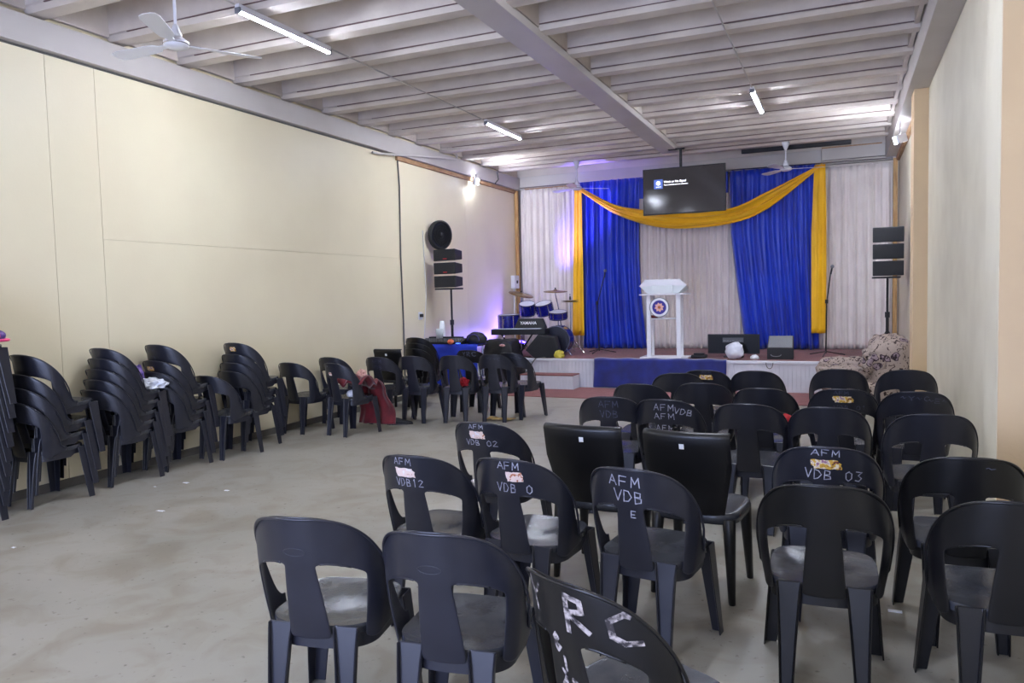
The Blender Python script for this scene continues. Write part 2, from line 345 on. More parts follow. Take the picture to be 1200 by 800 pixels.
tag(MB().grid(swag, 110, 26).build('yellow_swag', 'yellowc', smooth=True, solid=.004), 'long golden yellow swag draped across the blue stage curtains', 'drape')
tag(MB().tube([(-5.98, 14.3, 3.69), (-2.4, 14.3, 3.70), (.76, 14.3, 3.67)], .012).build('curtain_rail', 'steel'), 'thin metal rail carrying the stage curtains', 'rail')
# navy cloth over the stage front
def ccl(a, b):
    x = -3.72+2.09*a + .012*math.sin(b*4)
    s = b*.66
    if s < .16: yy, z = 12.01-s, .486+.006*math.sin(a*31)
    else: yy, z = 11.842-.012*math.sin(a*26+s*3)-.006*math.sin(a*61)-.004, .482-(s-.16)*.92
    return Vector((x, yy, max(z, .012)))
tag(MB().grid(ccl, 90, 24).build('stage_cloth', 'bluec2', smooth=True, solid=.006), 'navy blue cloth draped over the front edge of the stage', 'cloth')

# ------------------------------------------------------------------ chairs
SZ = .43
def plan(phi, z):
    s = (z-.40)/.44; a = .212+.030*math.sin(PI*min(1, max(0, s))**.9*.80)-.004*s; b = .180+.090*s; yc = -.03
    c = math.cos(phi); sn = math.sin(phi); a *= .925+.105*min(1, max(0, 1-c)); return Vector((a*math.copysign(abs(sn)**.94, sn), yc-b*math.copysign(abs(c)**.64, c), z))
def ztop(phi):
    q = min(1, 1-math.cos(phi)); return .45+.394*math.sqrt(max(0, 1-q**1.62))
def shell_chair():
    R = math.radians
    ph = [-98, -90, -80, -76, -68, -50, -34, -18, -9]; ph = [R(v) for v in ph]; ph = ph+[0]+[-v for v in ph[::-1]]
    fr = [0, .05, .30, .50, .585, .615, .74, .90, 1.0]
    bm = bmesh.new(); V = []
    for i, p in enumerate(ph):
        col = []
        for j, q in enumerate(fr):
            pp = p
            if abs(abs(p)-R(18)) < 1e-3: pp = math.copysign(R(22-8.5*min(1, q/.6)), p)
            if abs(abs(p)-R(9)) < 1e-3: pp = math.copysign(R(12-5*min(1, q/.6)), p)
            if abs(abs(p)-R(50)) < 1e-3: pp = math.copysign(R(58+1*min(1, q/.6)), p)
            zb = .394-.006*math.exp(-(p/R(20))**2)-.020*math.exp(-((abs(p)-R(70))/R(14))**2)+.02*max(0, (abs(p)-R(75))/R(23))
            zt = max(ztop(pp), zb+.03)
            col.append(bm.verts.new(plan(pp, zb+(zt-zb)*q)))
        V.append(col)
    n = len(ph); c = n//2
    holes = {(i, j) for i in (c-4, c-3, c+2, c+3) for j in range(0, 5)}
    for i in range(n-1):
        for j in range(len(fr)-1):
            if (i, j) in holes: continue
            bm.faces.new((V[i][j], V[i+1][j], V[i+1][j+1], V[i][j+1]))
    mb = MB(); mb.bm.free(); mb.bm = bm
    return mb
def add_rim(o):
    # folded rim along the free edges of the shell: tubes following the boundary
    return o
def Ux(cx, cy, w, d, t, z, side=-1):
    # U channel, back face at y=cy, flanges forward by d
    h = w/2
    a_ = abs(t); return [(cx-h, cy+d, z), (cx-h, cy, z), (cx+h, cy, z), (cx+h, cy+d, z), (cx+h-a_, cy+d, z), (cx+h-a_, cy+t, z), (cx-h+a_, cy+t, z), (cx-h+a_, cy+d, z)]
def seat_outline(n=48, grow=0, z=SZ):
    P = []
    for k in range(n):
        a = 2*PI*k/n; c, s = math.cos(a), math.sin(a)
        if s >= 0:
            x = (.205+grow)*math.copysign(abs(c)**.42, c); yy = -.03+(.255+grow)*abs(s)**.42
        else:
            x = (.207+grow)*math.copysign(abs(c)**.8, c); yy = -.03-(.165+grow)*abs(s)**.66
        P.append((x, yy))
    return P
PROTO = {}
def proto_round():
    S = []
    o = shell_chair().build('backrest', 'chair', smooth=True, solid=.007, sub=2)
    S.append((o, 'backrest'))
    bv = BVHTree.FromPolygons([v.co.copy() for v in o.data.vertices], [tuple(p.vertices) for p in o.data.polygons])
    # lip: folded rim on the top of the shell and along the heads of the two openings
    R = math.radians
    pts = []
    for i in range(61):
        p = R(-93+186*i/60); v = plan(p, ztop(p)); v.z -= .010; v += Vector((v.x*.010, -.004*math.cos(p), 0)); pts.append(v)
    mb = MB().tube(pts, .0052, 6)
    for s in (-1, 1):
        q = []
        for i in range(13):
            p = R(s*(18+36*i/12)); x_ = .232*math.sin(p); zz = .635
            while zz < .72 and bv.ray_cast(Vector((x_, -1, zz)), Vector((0, 1, 0)))[0] is None or (zz < .72 and bv.ray_cast(Vector((x_, -1, zz)), Vector((0, 1, 0)))[0].y > -.1): zz += .002
            if .645 < zz < .72: h = bv.ray_cast(Vector((x_, -1, zz+.002)), Vector((0, 1, 0)))[0]; q.append(h+Vector((0, .001, 0)))
        if len(q) > 2: mb.tube(q, .0042, 6)
    S.append((mb.build('rim', 'chair', smooth=True), 'rim'))
    ol = seat_outline(); rings = []
    for g, dz in ((.975, -.030), (.985, -.012), (.98, -.003), (.97, .001), (.9, -.0015), (.7, -.003), (.45, -.0045), (.2, -.005)):
        rings.append([(x*g, -.03+(yy+.03)*g, SZ+dz+.012*max(0, yy)/.22) for x, yy in ol])
    mb = MB(); mb.loft(rings, caps=True)
    o2 = mb.build('seat', 'seatm', smooth=True, bevel=0); o2.data.set_sharp_from_angle(angle=R(50)); S.append((o2, 'seat'))
    # apron under the seat: arch between legs
    rings = []
    ol2 = seat_outline(grow=-.002)
    for g, z in ((.92, SZ-.02), (.92, SZ-.082), (.955, SZ-.082), (.955, SZ-.02)):
        rings.append([(x*g, -.03+(yy+.03)*g, z+(.02 if yy > .1 else 0)) for x, yy in ol2])
    mb = MB().loft(rings+[rings[0]], caps=False)
    o2 = mb.build('apron', 'chair', smooth=True); o2.data.set_sharp_from_angle(angle=R(35)); S.append((o2, 'apron'))
    for s in (-1, 1):
        rg = []
        for t in (0, .12, .5, 1):
            z = .432*(1-t); w = .094-.008*min(1, t*4)-.038*t; cx = s*(.123+.010*t); cy = -.178-.045*t
            rg.append(Ux(cx, cy-.030+.030-.004*t, w, -(.018+.012*min(1, t*4)-.006*t), -.006, z))
        S.append((MB().loft(rg).build('leg', 'chair', bevel=.003, segs=1), 'leg'))
        rg = []
        for t in (0, .15, .5, 1):
            z = (SZ-.01)*(1-t); w = .085-.033*t; cx = s*(.205+.033*t); cy = .215+.020*t; h = .006
            P = [(cx, cy), (cx-s*w, cy), (cx-s*w, cy-h), (cx-s*h, cy-h), (cx-s*h, cy-w), (cx, cy-w)]
            if s < 0: P = P[::-1]
            rg.append([(a, b, z) for a, b in P])
        S.append((MB().loft(rg).build('leg', 'chair', bevel=.003, segs=1), 'leg'))
    return S
def proto_solid():
    S = []
    def bk(a, b):
        x = (a-.5)*2; hw = .165+.052*min(1, b*1.6); z = .44+.40*b
        return Vector((x*hw, -.18-.10*b-.035*(1-x*x)+.0, z))
    def bk2(a, b):  # rolled top
        x = (a-.5)*2; hw = .217; t = b*PI*.75
        return Vector((x*hw*(1-.02*b), -.28-.035*(1-x*x)+.022*(1-math.cos(t))*.9, .84+.020*math.sin(t)))
    mb = MB().grid(bk, 12, 8).grid(bk2, 12, 5)
    bmesh.ops.remove_doubles(mb.bm, verts=mb.bm.verts, dist=.0005)
    S.append((mb.build('backrest', 'chair_black', smooth=True, solid=.012, bevel=.004), 'backrest'))
    n = 40; ol = []
    for k in range(n):
        a = 2*PI*k/n; c, s = math.cos(a), math.sin(a)
        ol.append((.225*math.copysign(abs(c)**.5, c), .01+.215*math.copysign(abs(s)**.5, s)))
    rings = []
    for g, dz in ((.985, -.055), (1.01, -.03), (1.0, -.004), (.97, .0), (.85, -.006), (.5, -.012), (.2, -.013)):
        rings.append([(x*g, .01+(yy-.01)*g, .45+dz) for x, yy in ol])
    S.append((MB().loft(rings).build('seat', 'seatm', smooth=True), 'seat'))
    for sx in (-1, 1):
        for sy in (-1, 1):
            rg = []
            for t in (0, .3, 1):
                cx = sx*(.180+.02*t); cy = .01+sy*(.172+.03*t); rr = .034-.016*t
                rg.append([(cx+rr*math.cos(2*PI*k/10), cy+rr*math.sin(2*PI*k/10), .42*(1-t)) for k in range(10)])
            S.append((MB().loft(rg).build('leg', 'chair_black', smooth=True, bevel=.003, segs=1), 'leg'))
    return S
for nm, fn in (('round', proto_round), ('solid', proto_solid)):
    S = fn(); PROTO[nm] = S
    o = S[0][0]; o.data.calc_loop_triangles()
    PROTO[nm+'_bvh'] = BVHTree.FromPolygons([v.co.copy() for v in o.data.vertices], [tuple(p.vertices) for p in o.data.polygons])
used = set()
def chair(x, y, rz, label, group, kind='round', z=0, m=None, tilt=0):
    t = empty('plastic_chair', (x, y, z), math.radians(rz), label, 'chair', group)
    for o, nm in PROTO[kind]:
        if id(o) not in used: used.add(id(o)); c = o
        else: c = o.copy(); C.objects.link(c)
        c.parent = t
        if m and nm != 'seat': c.material_slots[0].link = 'OBJECT'; c.material_slots[0].material = MT[m]
    t['_k'] = kind
    return t
# --- hand lettering projected on a chair back
G = {'A': [[(0, 0), (.5, 1), (1, 0)], [(.2, .38), (.8, .38)]], 'F': [[(0, 0), (0, 1), (.9, 1)], [(0, .52), (.7, .52)]],
 'M': [[(0, 0), (.08, 1), (.5, .35), (.92, 1), (1, 0)]], 'V': [[(0, 1), (.5, 0), (1, 1)]],
 'D': [[(0, 0), (0, 1), (.55, .92), (.9, .5), (.55, .06), (0, 0)]], 'B': [[(0, 0), (0, 1), (.65, .9), (.65, .6), (0, .52), (.8, .4), (.8, .08), (0, 0)]],
 '0': [[(.5, 1), (.1, .75), (.1, .25), (.5, 0), (.9, .25), (.9, .75), (.5, 1)]], '1': [[(.3, .8), (.5, 1), (.5, 0)]],
 '2': [[(.05, .8), (.45, 1), (.9, .75), (.1, .05), (1, .05)]], '3': [[(.05, .95), (.8, .9), (.4, .55), (.85, .3), (.5, 0), (.05, .1)]],
 'Y': [[(0, 1), (.5, .5), (.55, 0)], [(1, 1), (.5, .5)]], 'R': [[(0, 0), (.05, 1), (.7, .95), (.75, .62), (.05, .5), (.9, 0)]],
 'C': [[(.95, .85), (.5, 1), (.08, .7), (.1, .25), (.5, 0), (.95, .12)]], 'E': [[(.9, 1), (0, 1), (0, 0), (.9, 0)], [(0, .5), (.7, .5)]],
 '4': [[(.7, 0), (.7, 1), (0, .35), (1, .35)]], '8': [[(.5, .52), (.15, .75), (.5, 1), (.85, .75), (.5, .52), (.1, .25), (.5, 0), (.9, .25), (.5, .52)]], 'J': [[(.8, 1), (.8, .2), (.4, 0), (.1, .2)]],
 '~': [[(0, .5), (.3, .8), (.6, .3), (1, .6)]]}
def on_back(bvh, uu, zz, off=.0016):
    hit = bvh.ray_cast(Vector((uu, -1, zz)), Vector((0, 1, 0)))
    if hit[0] is None: return None
    n = hit[1]; n = n if n.y < 0 else -n
    return hit[0]+n*off
def write(ch, items, m='paint', name='lettering', label=None, wd=.0034):
    bvh = PROTO[ch['_k']+'_bvh']; mb = MB(); rnd = random.Random(sum(map(ord, str(items))) % 1000)
    for (txt, u0_, z0_, h, adv, ang) in items:
        cw = adv*.72; cx = u0_
        for chh in txt:
            if chh in G:
                for st_ in G[chh]:
                    pts = []
                    for (a, b) in st_:
                        a += rnd.uniform(-.06, .06); b += rnd.uniform(-.05, .05)
                        px_, pz_ = a*cw, b*h; px_ += cx-u0_; 
                        q = Vector((u0_+px_*math.cos(ang)-pz_*math.sin(ang), 0, z0_+px_*math.sin(ang)+pz_*math.cos(ang))); pts.append(q)
                    for p, q in zip(pts, pts[1:]):
                        d = (q-p); L = d.length
                        if L < 1e-5: continue
                        d /= L; nrm = Vector((-d.z, 0, d.x))*wd/2; p2, q2 = p-d*wd*.35, q+d*wd*.35
                        ns = max(1, int(L/.012)); last = None
                        for i in range(ns+1):
                            c = p2+(q2-p2)*i/ns; A_ = on_back(bvh, c.x+nrm.x, c.z+nrm.z); B_ = on_back(bvh, c.x-nrm.x, c.z-nrm.z)
                            if A_ is None or B_ is None: last = None; continue
                            cur = (mb.bm.verts.new(A_), mb.bm.verts.new(B_))
                            if last: mb.bm.faces.new((last[0], cur[0], cur[1], last[1]))
                            last = cur
            cx += adv
    o = mb.build(name, m, ch); o['kind'] = 'stuff'
    if label: o['label'] = label
    return o
def sticker(ch, u_, z_, wx, hz, m='stk_pale', ragged=True, name='sticker', label='torn paper sticker'):
    bvh = PROTO[ch['_k']+'_bvh']; mb = MB(); rnd = random.Random(int((u_+2)*1e4)+int(z_*1e3)); nx, nz = 10, 5
    V = {}
    for i in range(nx+1):
        for j in range(nz+1):
            jx = rnd.uniform(-.004, .004) if ragged and i in (0, nx) else 0
            if ragged and i == nx and j > 3: jx -= wx*.12
            if ragged and i == 0 and j < 2: jx += wx*.10
            V[i, j] = on_back(bvh, u_+(i/nx-.5)*wx+jx, z_+(j/nz-.5)*hz+(rnd.uniform(-.002, .002) if j in (0, nz) and ragged else 0), .0022)
    W = {k_: mb.bm.verts.new(p) for k_, p in V.items() if p is not None}
    for i in range(nx):
        for j in range(nz):
            q = [(i, j), (i+1, j), (i+1, j+1), (i, j+1)]
            if all(t in W for t in q): mb.bm.faces.new([W[t] for t in q])
    o = mb.build(name, m, ch, solid=.0006); o['label'] = label; return o
def oval(ch, u_, z_, rx, rz_):
    bvh = PROTO[ch['_k']+'_bvh']; pts = []
    for i in range(33):
        a = 2*PI*i/32; p = on_back(bvh, u_+rx*math.cos(a), z_+rz_*math.sin(a), .0002)
        if p: pts.append(p)
    MB().tube(pts, .0014, 5).build('embossed_oval', 'chair', ch, smooth=True)

T0 = .27   # the top of a chair's back lies this far behind its origin
def tc(xt, yt, rz, *a, **k):   # place a chair by the floor point under the middle of its top edge
    q = math.radians(rz); return chair(xt-T0*math.sin(q)*1.0, yt+T0*math.cos(q), rz, *a, **k)
GF = 'chairs facing the stage in the right-hand block'
A = tc(-1.665, 1.99, 10, 'dark plastic chair in the near row, leftmost, with an embossed oval on its back', GF)
B = tc(-1.155, 1.997, 6, 'dark chair second from left in the near row, between the leftmost and the YRC one', GF)
Cc = tc(-.655, 1.775, -27, 'black plastic chair turned aside with big smeared paint letters YRC on its back', GF, m='chair_black')
D = tc(-.062, 2.947, 2, 'unmarked black chair standing directly before the chair lettered VDB 03', GF, m='chair_black')
E_ = tc(.535, 2.907, 4, 'unmarked black chair cut by the right edge of the photo, nearest on the right', GF, m='chair_black')
F_ = tc(-1.80, 2.954, 0, 'dark chair with white writing AFM VDB 12 and a torn pale sticker', GF)
G_ = tc(-1.355, 3.015, -6, 'dark chair with white writing AFM VDB 0, a torn sticker and a shiny seat', GF)
H_ = tc(-.80, 2.995, -8, 'dark chair with large writing AFM VDB above a small E on its slat', GF)
I_ = tc(-.069, 3.66, 0, 'dark chair lettered AFM VDB 03 with a colourful sticker on its back', GF)
J_ = tc(.485, 3.594, 3, 'black chair at the right with a small pale scratch near its top edge', GF, m='chair_black')
K_ = tc(-1.89, 3.849, -3, 'dark chair lettered AFM VDB 02 with a torn sticker, farthest left of its block', GF)
L_ = tc(-1.25, 3.758, -4, 'solid-backed black chair with a rolled top edge, left of the two', GF, kind='solid')
M_ = tc(-.705, 3.719, -6, 'solid-backed black chair with a rolled top edge, right of the two', GF, kind='solid')
N_ = tc(-.551, 4.917, -3, 'dark chair with a worn scuffed back right behind the right solid-backed chair', GF)
O_ = tc(-.082, 4.884, 0, 'plain dark chair standing just beyond the chair lettered VDB 03', GF)
P_ = tc(.465, 4.756, 3, 'plain dark chair beside the right wall, beyond the scratched chair', GF)
Q_ = tc(-1.484, 5.029, 4, 'dark chair with writing AFM VDB standing beyond the left solid-backed chair', GF)
R_ = tc(-1.092, 4.99, -4, 'dark chair with AFM written three times on its back and VDB beside it', GF)
S_ = tc(-1.467, 5.792, 0, 'plain dark chair at the left of the fifth row, before the navy stage cloth', GF)
T_ = tc(-1.001, 5.942, 2, 'plain dark chair right before the far chair with the small bright sticker', GF)
T2 = tc(-1.14, 6.907, 0, 'far dark chair with a small bright sticker before the navy stage cloth', GF)
T3 = tc(-1.32, 6.62, 10, 'far dark chair mostly hidden behind its neighbour with the small bright sticker', GF)
U_ = tc(-.701, 6.909, 0, 'plain far-row chair right of the far chair with the small bright sticker', GF)
V_ = tc(-.534, 5.715, -3, 'dark chair with red cloth showing at the right side of its seat', GF)
W_ = tc(-.032, 7.167, 0, 'plain chair of the far row standing just before the low sofa arm', GF)
X_ = tc(.002, 5.778, 0, 'dark chair lettered AFM VDB 01 with a sticker, near the patterned sofa', GF)
Y_ = tc(.50, 7.186, 0, 'plain far-row chair standing against the right wall before the sofa back', GF)
Z_ = tc(.46, 5.734, 2, 'dark chair by the right wall with faint scratched scribble along its back', GF)
wl_ = 'white hand-written letters'
write(F_, [('AFM', -.085, .794, .032, .034, -.02), ('VDB12', -.085, .692, .036, .030, -.02)], label=wl_); sticker(F_, -.03, .757, .105, .042)
write(G_, [('AFM', -.03, .795, .034, .036, -.05), ('VDB 0', -.045, .690, .040, .034, -.05)], label=wl_); sticker(G_, .045, .760, .082, .044)
write(H_, [('AFM', -.085, .765, .042, .050, -.04), ('VDB', -.065, .700, .050, .046, -.08), ('E', .005, .628, .028, .03, -.03)], label=wl_, wd=.0042)
write(K_, [('AFM', -.06, .800, .026, .034, 0), ('VDB 02', -.09, .705, .032, .034, -.03)], label=wl_); sticker(K_, -.01, .765, .10, .042)
write(I_, [('AFM', -.06, .800, .030, .042, -.04), ('VDB 03', -.09, .690, .044, .042, -.04)], label=wl_, wd=.004); sticker(I_, .0, .758, .125, .042, 'stk_gold')
write(Q_, [('AFM', -.06, .765, .044, .048, 0), ('VDB', -.055, .695, .048, .046, -.02)], 'paint_dim', label='faded hand-written letters', wd=.005)
write(R_, [('AFM', -.06, .765, .042, .048, -.02), ('AFM', -.06, .705, .038, .048, 0), ('AFM', -.05, .625, .036, .042, 0), ('VDB', .07, .750, .038, .040, -.25)], label=wl_, wd=.0042)
write(X_, [('AFM', -.06, .800, .024, .034, 0), ('VDB 01', -.06, .690, .030, .036, 0)], 'paint_dim', label='faded hand-written letters'); sticker(X_, .0, .765, .13, .044, 'stk_gold')
write(T2, [('AFM', -.02, .812, .018, .030, 0)], 'paint_dim', label='faded hand-written letters'); sticker(T2, .02, .775, .115, .042, 'stk_gold')
write(Z_, [('~Y~C', -.10, .78, .03, .045, -.03), ('~E~', .06, .765, .03, .045, -.1)], 'paint_dim', label='faint scratched scribble')
write(J_, [('~', .05, .79, .012, .05, -.1)], 'paint_dim', name='scratch')
write(Cc, [('Y', -.125, .725, .08, .085, 0)], 'paint_brush', label='smeared whitish painted letter', wd=.009)
write(Cc, [('R', .035, .712, .09, .085, 0), ('C', .135, .700, .078, .095, 0)], 'paint_brush', label='smeared whitish painted letters', wd=.015)
write(Cc, [('8', -.035, .635, .05, .035, 0), ('J', -.02, .575, .05, .03, 0), ('4B', -.03, .51, .055, .045, 0)], 'paint_brush', label='smeared small painted marks', wd=.009)
oval(A, -.01, .715, .040, .014); oval(B, -.01, .715, .040, .014)
for cc, uu in ((L_, .01), (M_, -.01)): sticker(cc, uu, .795, .024, .026, 'cup', False, 'price_sticker', 'small square white sticker')

# --- loose chairs on the left half
GL = 'chairs standing before the sound desk'
def put(x, y, rz, lab, kind='round', m=None, g=GL, z=0): return chair(x, y, rz, lab, g, kind=kind, m=m, z=z)
put(-5.855, 7.25, 0, 'single dark chair by the cream wall just past the last stack')
l2 = put(-5.21, 7.27, -11, 'dark chair with maroon fleece heaped on its seat')
write(l2, [('~', -.08, .79, .02, .04, 0)], 'paint', name='scratch'); sticker(l2, -.03, .715, .05, .035, 'stk_pale')
put(-5.84, 7.98, 0, 'dark chair by the wall half hidden behind the chair holding the maroon fleece')
l3 = put(-5.22, 8.10, 0, 'dark chair with faded writing behind the hanging maroon fleece')
write(l3, [('AFM', -.06, .765, .042, .048, -.02), ('VDB', -.06, .69, .042, .048, -.02)], 'paint_dim', label='faded hand-written letters')
l4 = put(-5.64, 9.0, 0, 'solid-backed dark chair with one round white dot, by the left wall', kind='solid')
sticker(l4, .0, .79, .03, .03, 'cup', False, 'price_sticker', 'small round white sticker')
put(-4.87, 8.28, 5, 'plain dark chair standing before the tall round-backed stack of three')
for z_, w_ in ((0, 'lowest'), (.075, 'middle'), (.15, 'topmost')):
    put(-5.50, 9.46+z_*.4, -4, w_+' chair of the tall black stack left of the blue sound desk', m='chair_black', z=z_)
put(-4.37, 8.42, 6, 'plain dark chair before the far chair lettered YRC')
l8 = put(-4.55, 9.25, 0, 'far dark chair lettered YRC standing against the blue sound desk', m='chair_black')
write(l8, [('YRC', -.08, .76, .055, .07, 0)], 'paint_dim', label='faded painted letters', wd=.012)
l9 = put(-3.92, 8.62, 2, 'dark chair with scratched marks, nearer of the two at the right end')
write(l9, [('~V~C', -.08, .78, .035, .05, -.1)], 'paint_dim', label='faint scratched scribble')
l10 = put(-3.74, 8.86, -10, 'dark chair behind the scratched one, rightmost of the loose chairs')
write(l10, [('~C~', .02, .77, .035, .05, -.1)], 'paint_dim', label='faint scratched scribble')

# --- stacks along the left wall
GS = 'chairs stacked along the left wall'
pos = {1: 'lowest', 2: 'second', 3: 'third', 4: 'fourth', 5: 'fifth', 6: 'sixth', 7: 'seventh', 8: 'eighth', 9: 'ninth'}
def stack(x, y, zs, dys, where, rz=0):
    out = []
    for i, (z, dy) in enumerate(zip(zs, dys)):
        h = 'topmost' if i == len(zs)-1 else pos[i+1]+(' from the floor' if i else '')
        out.append(chair(x+.004*(i % 2), y+dy, rz, f'dark chair, {h} in the {where}', GS, z=z))
    return out
s0 = stack(-5.855, 3.33, [.105*i for i in range(9)], [.014*i for i in range(9)], 'tall stack cut by the left edge')
s1 = stack(-5.85, 4.03, [0, .10, .20, .345], [0, .04, .07, .115], 'first full stack from the left')
s2 = stack(-5.85, 4.73, [0, .085, .17, .26, .345], [0, .03, .06, .085, .11], 'stack of five carrying the white bundle')
s3 = stack(-5.85, 5.31, [0, .09, .19, .335], [0, .035, .07, .10], 'stack topped by a chair with writing')
s4 = stack(-5.85, 6.30, [0, .085, .17, .285], [0, .035, .07, .10], 'last stack, topped by a round sticker')
put(-5.72, 5.87, 0, 'single dark chair squeezed between the two right-hand stacks', g=GS)
write(s3[3], [('AFM', -.10, .77, .034, .038, 0), ('VDB', -.09, .70, .034, .036, 0)], 'paint_dim', label='faded hand-written letters')
sticker(s3[2], -.02, .765, .09, .04, 'stk_gold'); sticker(s1[1], -.05, .765, .06, .05, 'stk_pale'); sticker(s4[3], .0, .775, .08, .045, 'stk_gold')
# ------------------------------------------------------------------ ceiling fittings
def tube_light(x, y, label, L=1.2, z=3.885):
    t = empty('tube_light', (x, y, z), 0, label, 'light', 'fluorescent tubes under the ceiling')
    MB().box(-.022, .022, 0, L, .012, .040).build('batten', 'white', t, bevel=.003)
    arc = lambda a0, a1, rr_: [(rr_*math.cos(math.radians(a0+(a1-a0)*i/12)), rr_*math.sin(math.radians(a0+(a1-a0)*i/12))-.008) for i in range(13)]
    out = arc(205, 335, .021)
    MB().loft([[(x_, yy, z_) for x_, z_ in out] for yy in (.02, L-.02)]).build('tube', 'tube', t, smooth=False)
    MB().box(-.030, .030, .02, L-.02, -.0165, .013).build('heat_sink_shield', 'white', t)  # flanges added wider than the tube to block its light towards the ceiling
    for yy in (.0, L-.02): MB().box(-.026, .026, yy, yy+.02, -.034, .013).build('end_cap', 'greyp', t, bevel=.003)
tube_light(-4.44, 4.86, 'long lit fluorescent tube nearest the left ceiling fan')
tube_light(-4.42, 9.44, 'lit fluorescent tube farther on in the left ceiling bay')
tube_light(-.985, 9.50, 'short-looking lit fluorescent tube in the right ceiling bay')
tube_light(-.985, 4.3, 'lit fluorescent tube overhead, outside the picture, right bay')
tube_light(-.985, -.6, 'lit fluorescent tube behind the viewer, right bay')
tube_light(-4.44, .3, 'lit fluorescent tube behind the viewer, left bay')
for nm, x, ya, yb, lab in (('ceiling_conduit', -4.44, 6.08, 9.42, 'thin painted conduit running between the two left ceiling tubes'), ('ceiling_conduit', -.985, 5.52, 9.48, 'thin painted conduit leading to the right ceiling tube'), ('ceiling_conduit', -4.44, 1.5, 4.84, 'thin painted conduit leading to the tube beside the left fan')):
    tag(MB().tube([(x, ya, 3.912), (x, yb, 3.912)], .008, 6).build(nm, 'beam'), lab, 'conduit', 'ceiling conduits')
def fan(x, y, z, ztop_, rz, R, label):
    t = empty('ceiling_fan', (x, y, z), rz, label, 'fan', 'white ceiling fans')
    MB().lathe([(.0, -.035), (.055, -.032), (.085, -.018), (.092, 0), (.09, .02), (.06, .045), (.03, .055), (.0, .056)], 28).build('motor', 'white', t, smooth=True)
    MB().lathe([(.093, -.004), (.098, 0), (.093, .004)], 28).build('trim_ring', 'steel', t, smooth=True)
    MB().lathe([(.045, .05), (.042, .08), (.02, .14), (.012, .15)], 20).build('lower_cowl', 'white', t, smooth=True)
    MB().tube([(0, 0, .05), (0, 0, ztop_-z)], .0115, 10).build('downrod', 'white', t, smooth=True)
    MB().lathe([(.012, ztop_-z-.13), (.03, ztop_-z-.10), (.06, ztop_-z-.02), (.06, ztop_-z)], 20).build('canopy', 'white', t, smooth=True)
    for k in range(3):
        a = 2*PI*k/3; ca, sa = math.cos(a), math.sin(a)
        rg = []
        for s_, wd, th in ((.07, .022, .004), (.16, .024, .004), (.20, .052, .003), (.30, .060, .003), (R-.08, .068, .003), (R-.02, .055, .003), (R, .025, .003)):
            tw = .18
            pr_ = [(-wd, -th), (wd, -th), (wd, th), (-wd, th)]
            rg.append([(s_*ca-(p*math.cos(tw))*sa, s_*sa+(p*math.cos(tw))*ca, p*math.sin(tw)+q) for p, q in pr_])
        b = MB().loft(rg).build('blade', 'white', t, smooth=False, bevel=.0015, segs=1)
        MB().box(.06, .18, -.008, .008, .004, .010).build('blade_iron', 'steel', b, bevel=.002); b.children[0].rotation_euler = (0, 0, a)
fan(-4.62, 4.40, 3.50, ZC, math.radians(60), .64, 'large white three-bladed ceiling fan near the left wall')
fan(-.85, 13.2, 3.47, 3.90, math.radians(10), .60, 'small-looking white ceiling fan right of the hanging screen')
fan(-4.40, 13.2, 3.44, 3.92, math.radians(35), .60, 'white ceiling fan by the left end of the yellow swag')
# dark rolled screen housing under the ceiling
tag(bx('screen_housing', 'black', -1.60, .12, 13.70, 13.78, 3.87, 3.935, bevel=.006), 'long thin black housing fixed under the ceiling at back right', 'housing')
# floodlights with their own lamps
def flood(x, y, z, aim, label, cone=150):
    d = (Vector(aim)-Vector((x, y, z))).normalized()
    t = empty('floodlight', (x, y, z), 0, label, 'light', 'stage floodlights')
    q = Vector((0, -1, 0)).rotation_difference(d)
    h = MB().box(-.075, .075, 0, .05, -.055, .055).build('housing', 'white', t, bevel=.008); h.rotation_mode = 'QUATERNION'; h.rotation_quaternion = q
    g = MB().box(-.066, .066, -.045, .002, -.048, .048).build('lens', 'flood', t); g.rotation_mode = 'QUATERNION'; g.rotation_quaternion = q
    b = MB().tube([(0, 0, 0), (0, 0, .12), ((-.14 if x < 0 else .0), 0, (.12 if x < 0 else .25))], .008).build('bracket', 'steel', t)
    L = bpy.data.lights.new('flood_beam', 'SPOT'); L.energy = FLOOD_W; L.color = (.80, .86, 1); L.spot_size = math.radians(cone); L.spot_blend = .5; L.shadow_soft_size = .05
    lo = bpy.data.objects.new('flood_beam', L); C.objects.link(lo); lo.parent = t; lo.location = d*.03
    lo.rotation_mode = 'QUATERNION'; lo.rotation_quaternion = Vector((0, 0, -1)).rotation_difference(d)
flood(-5.93, 12.2, 3.56, (-3.0, 14.2, 3.2), 'bright white floodlight high on the left wall')
flood(.68, 11.25, 3.45, (-2.2, 14.2, 3.0), 'bright white floodlight under the right-hand beam')
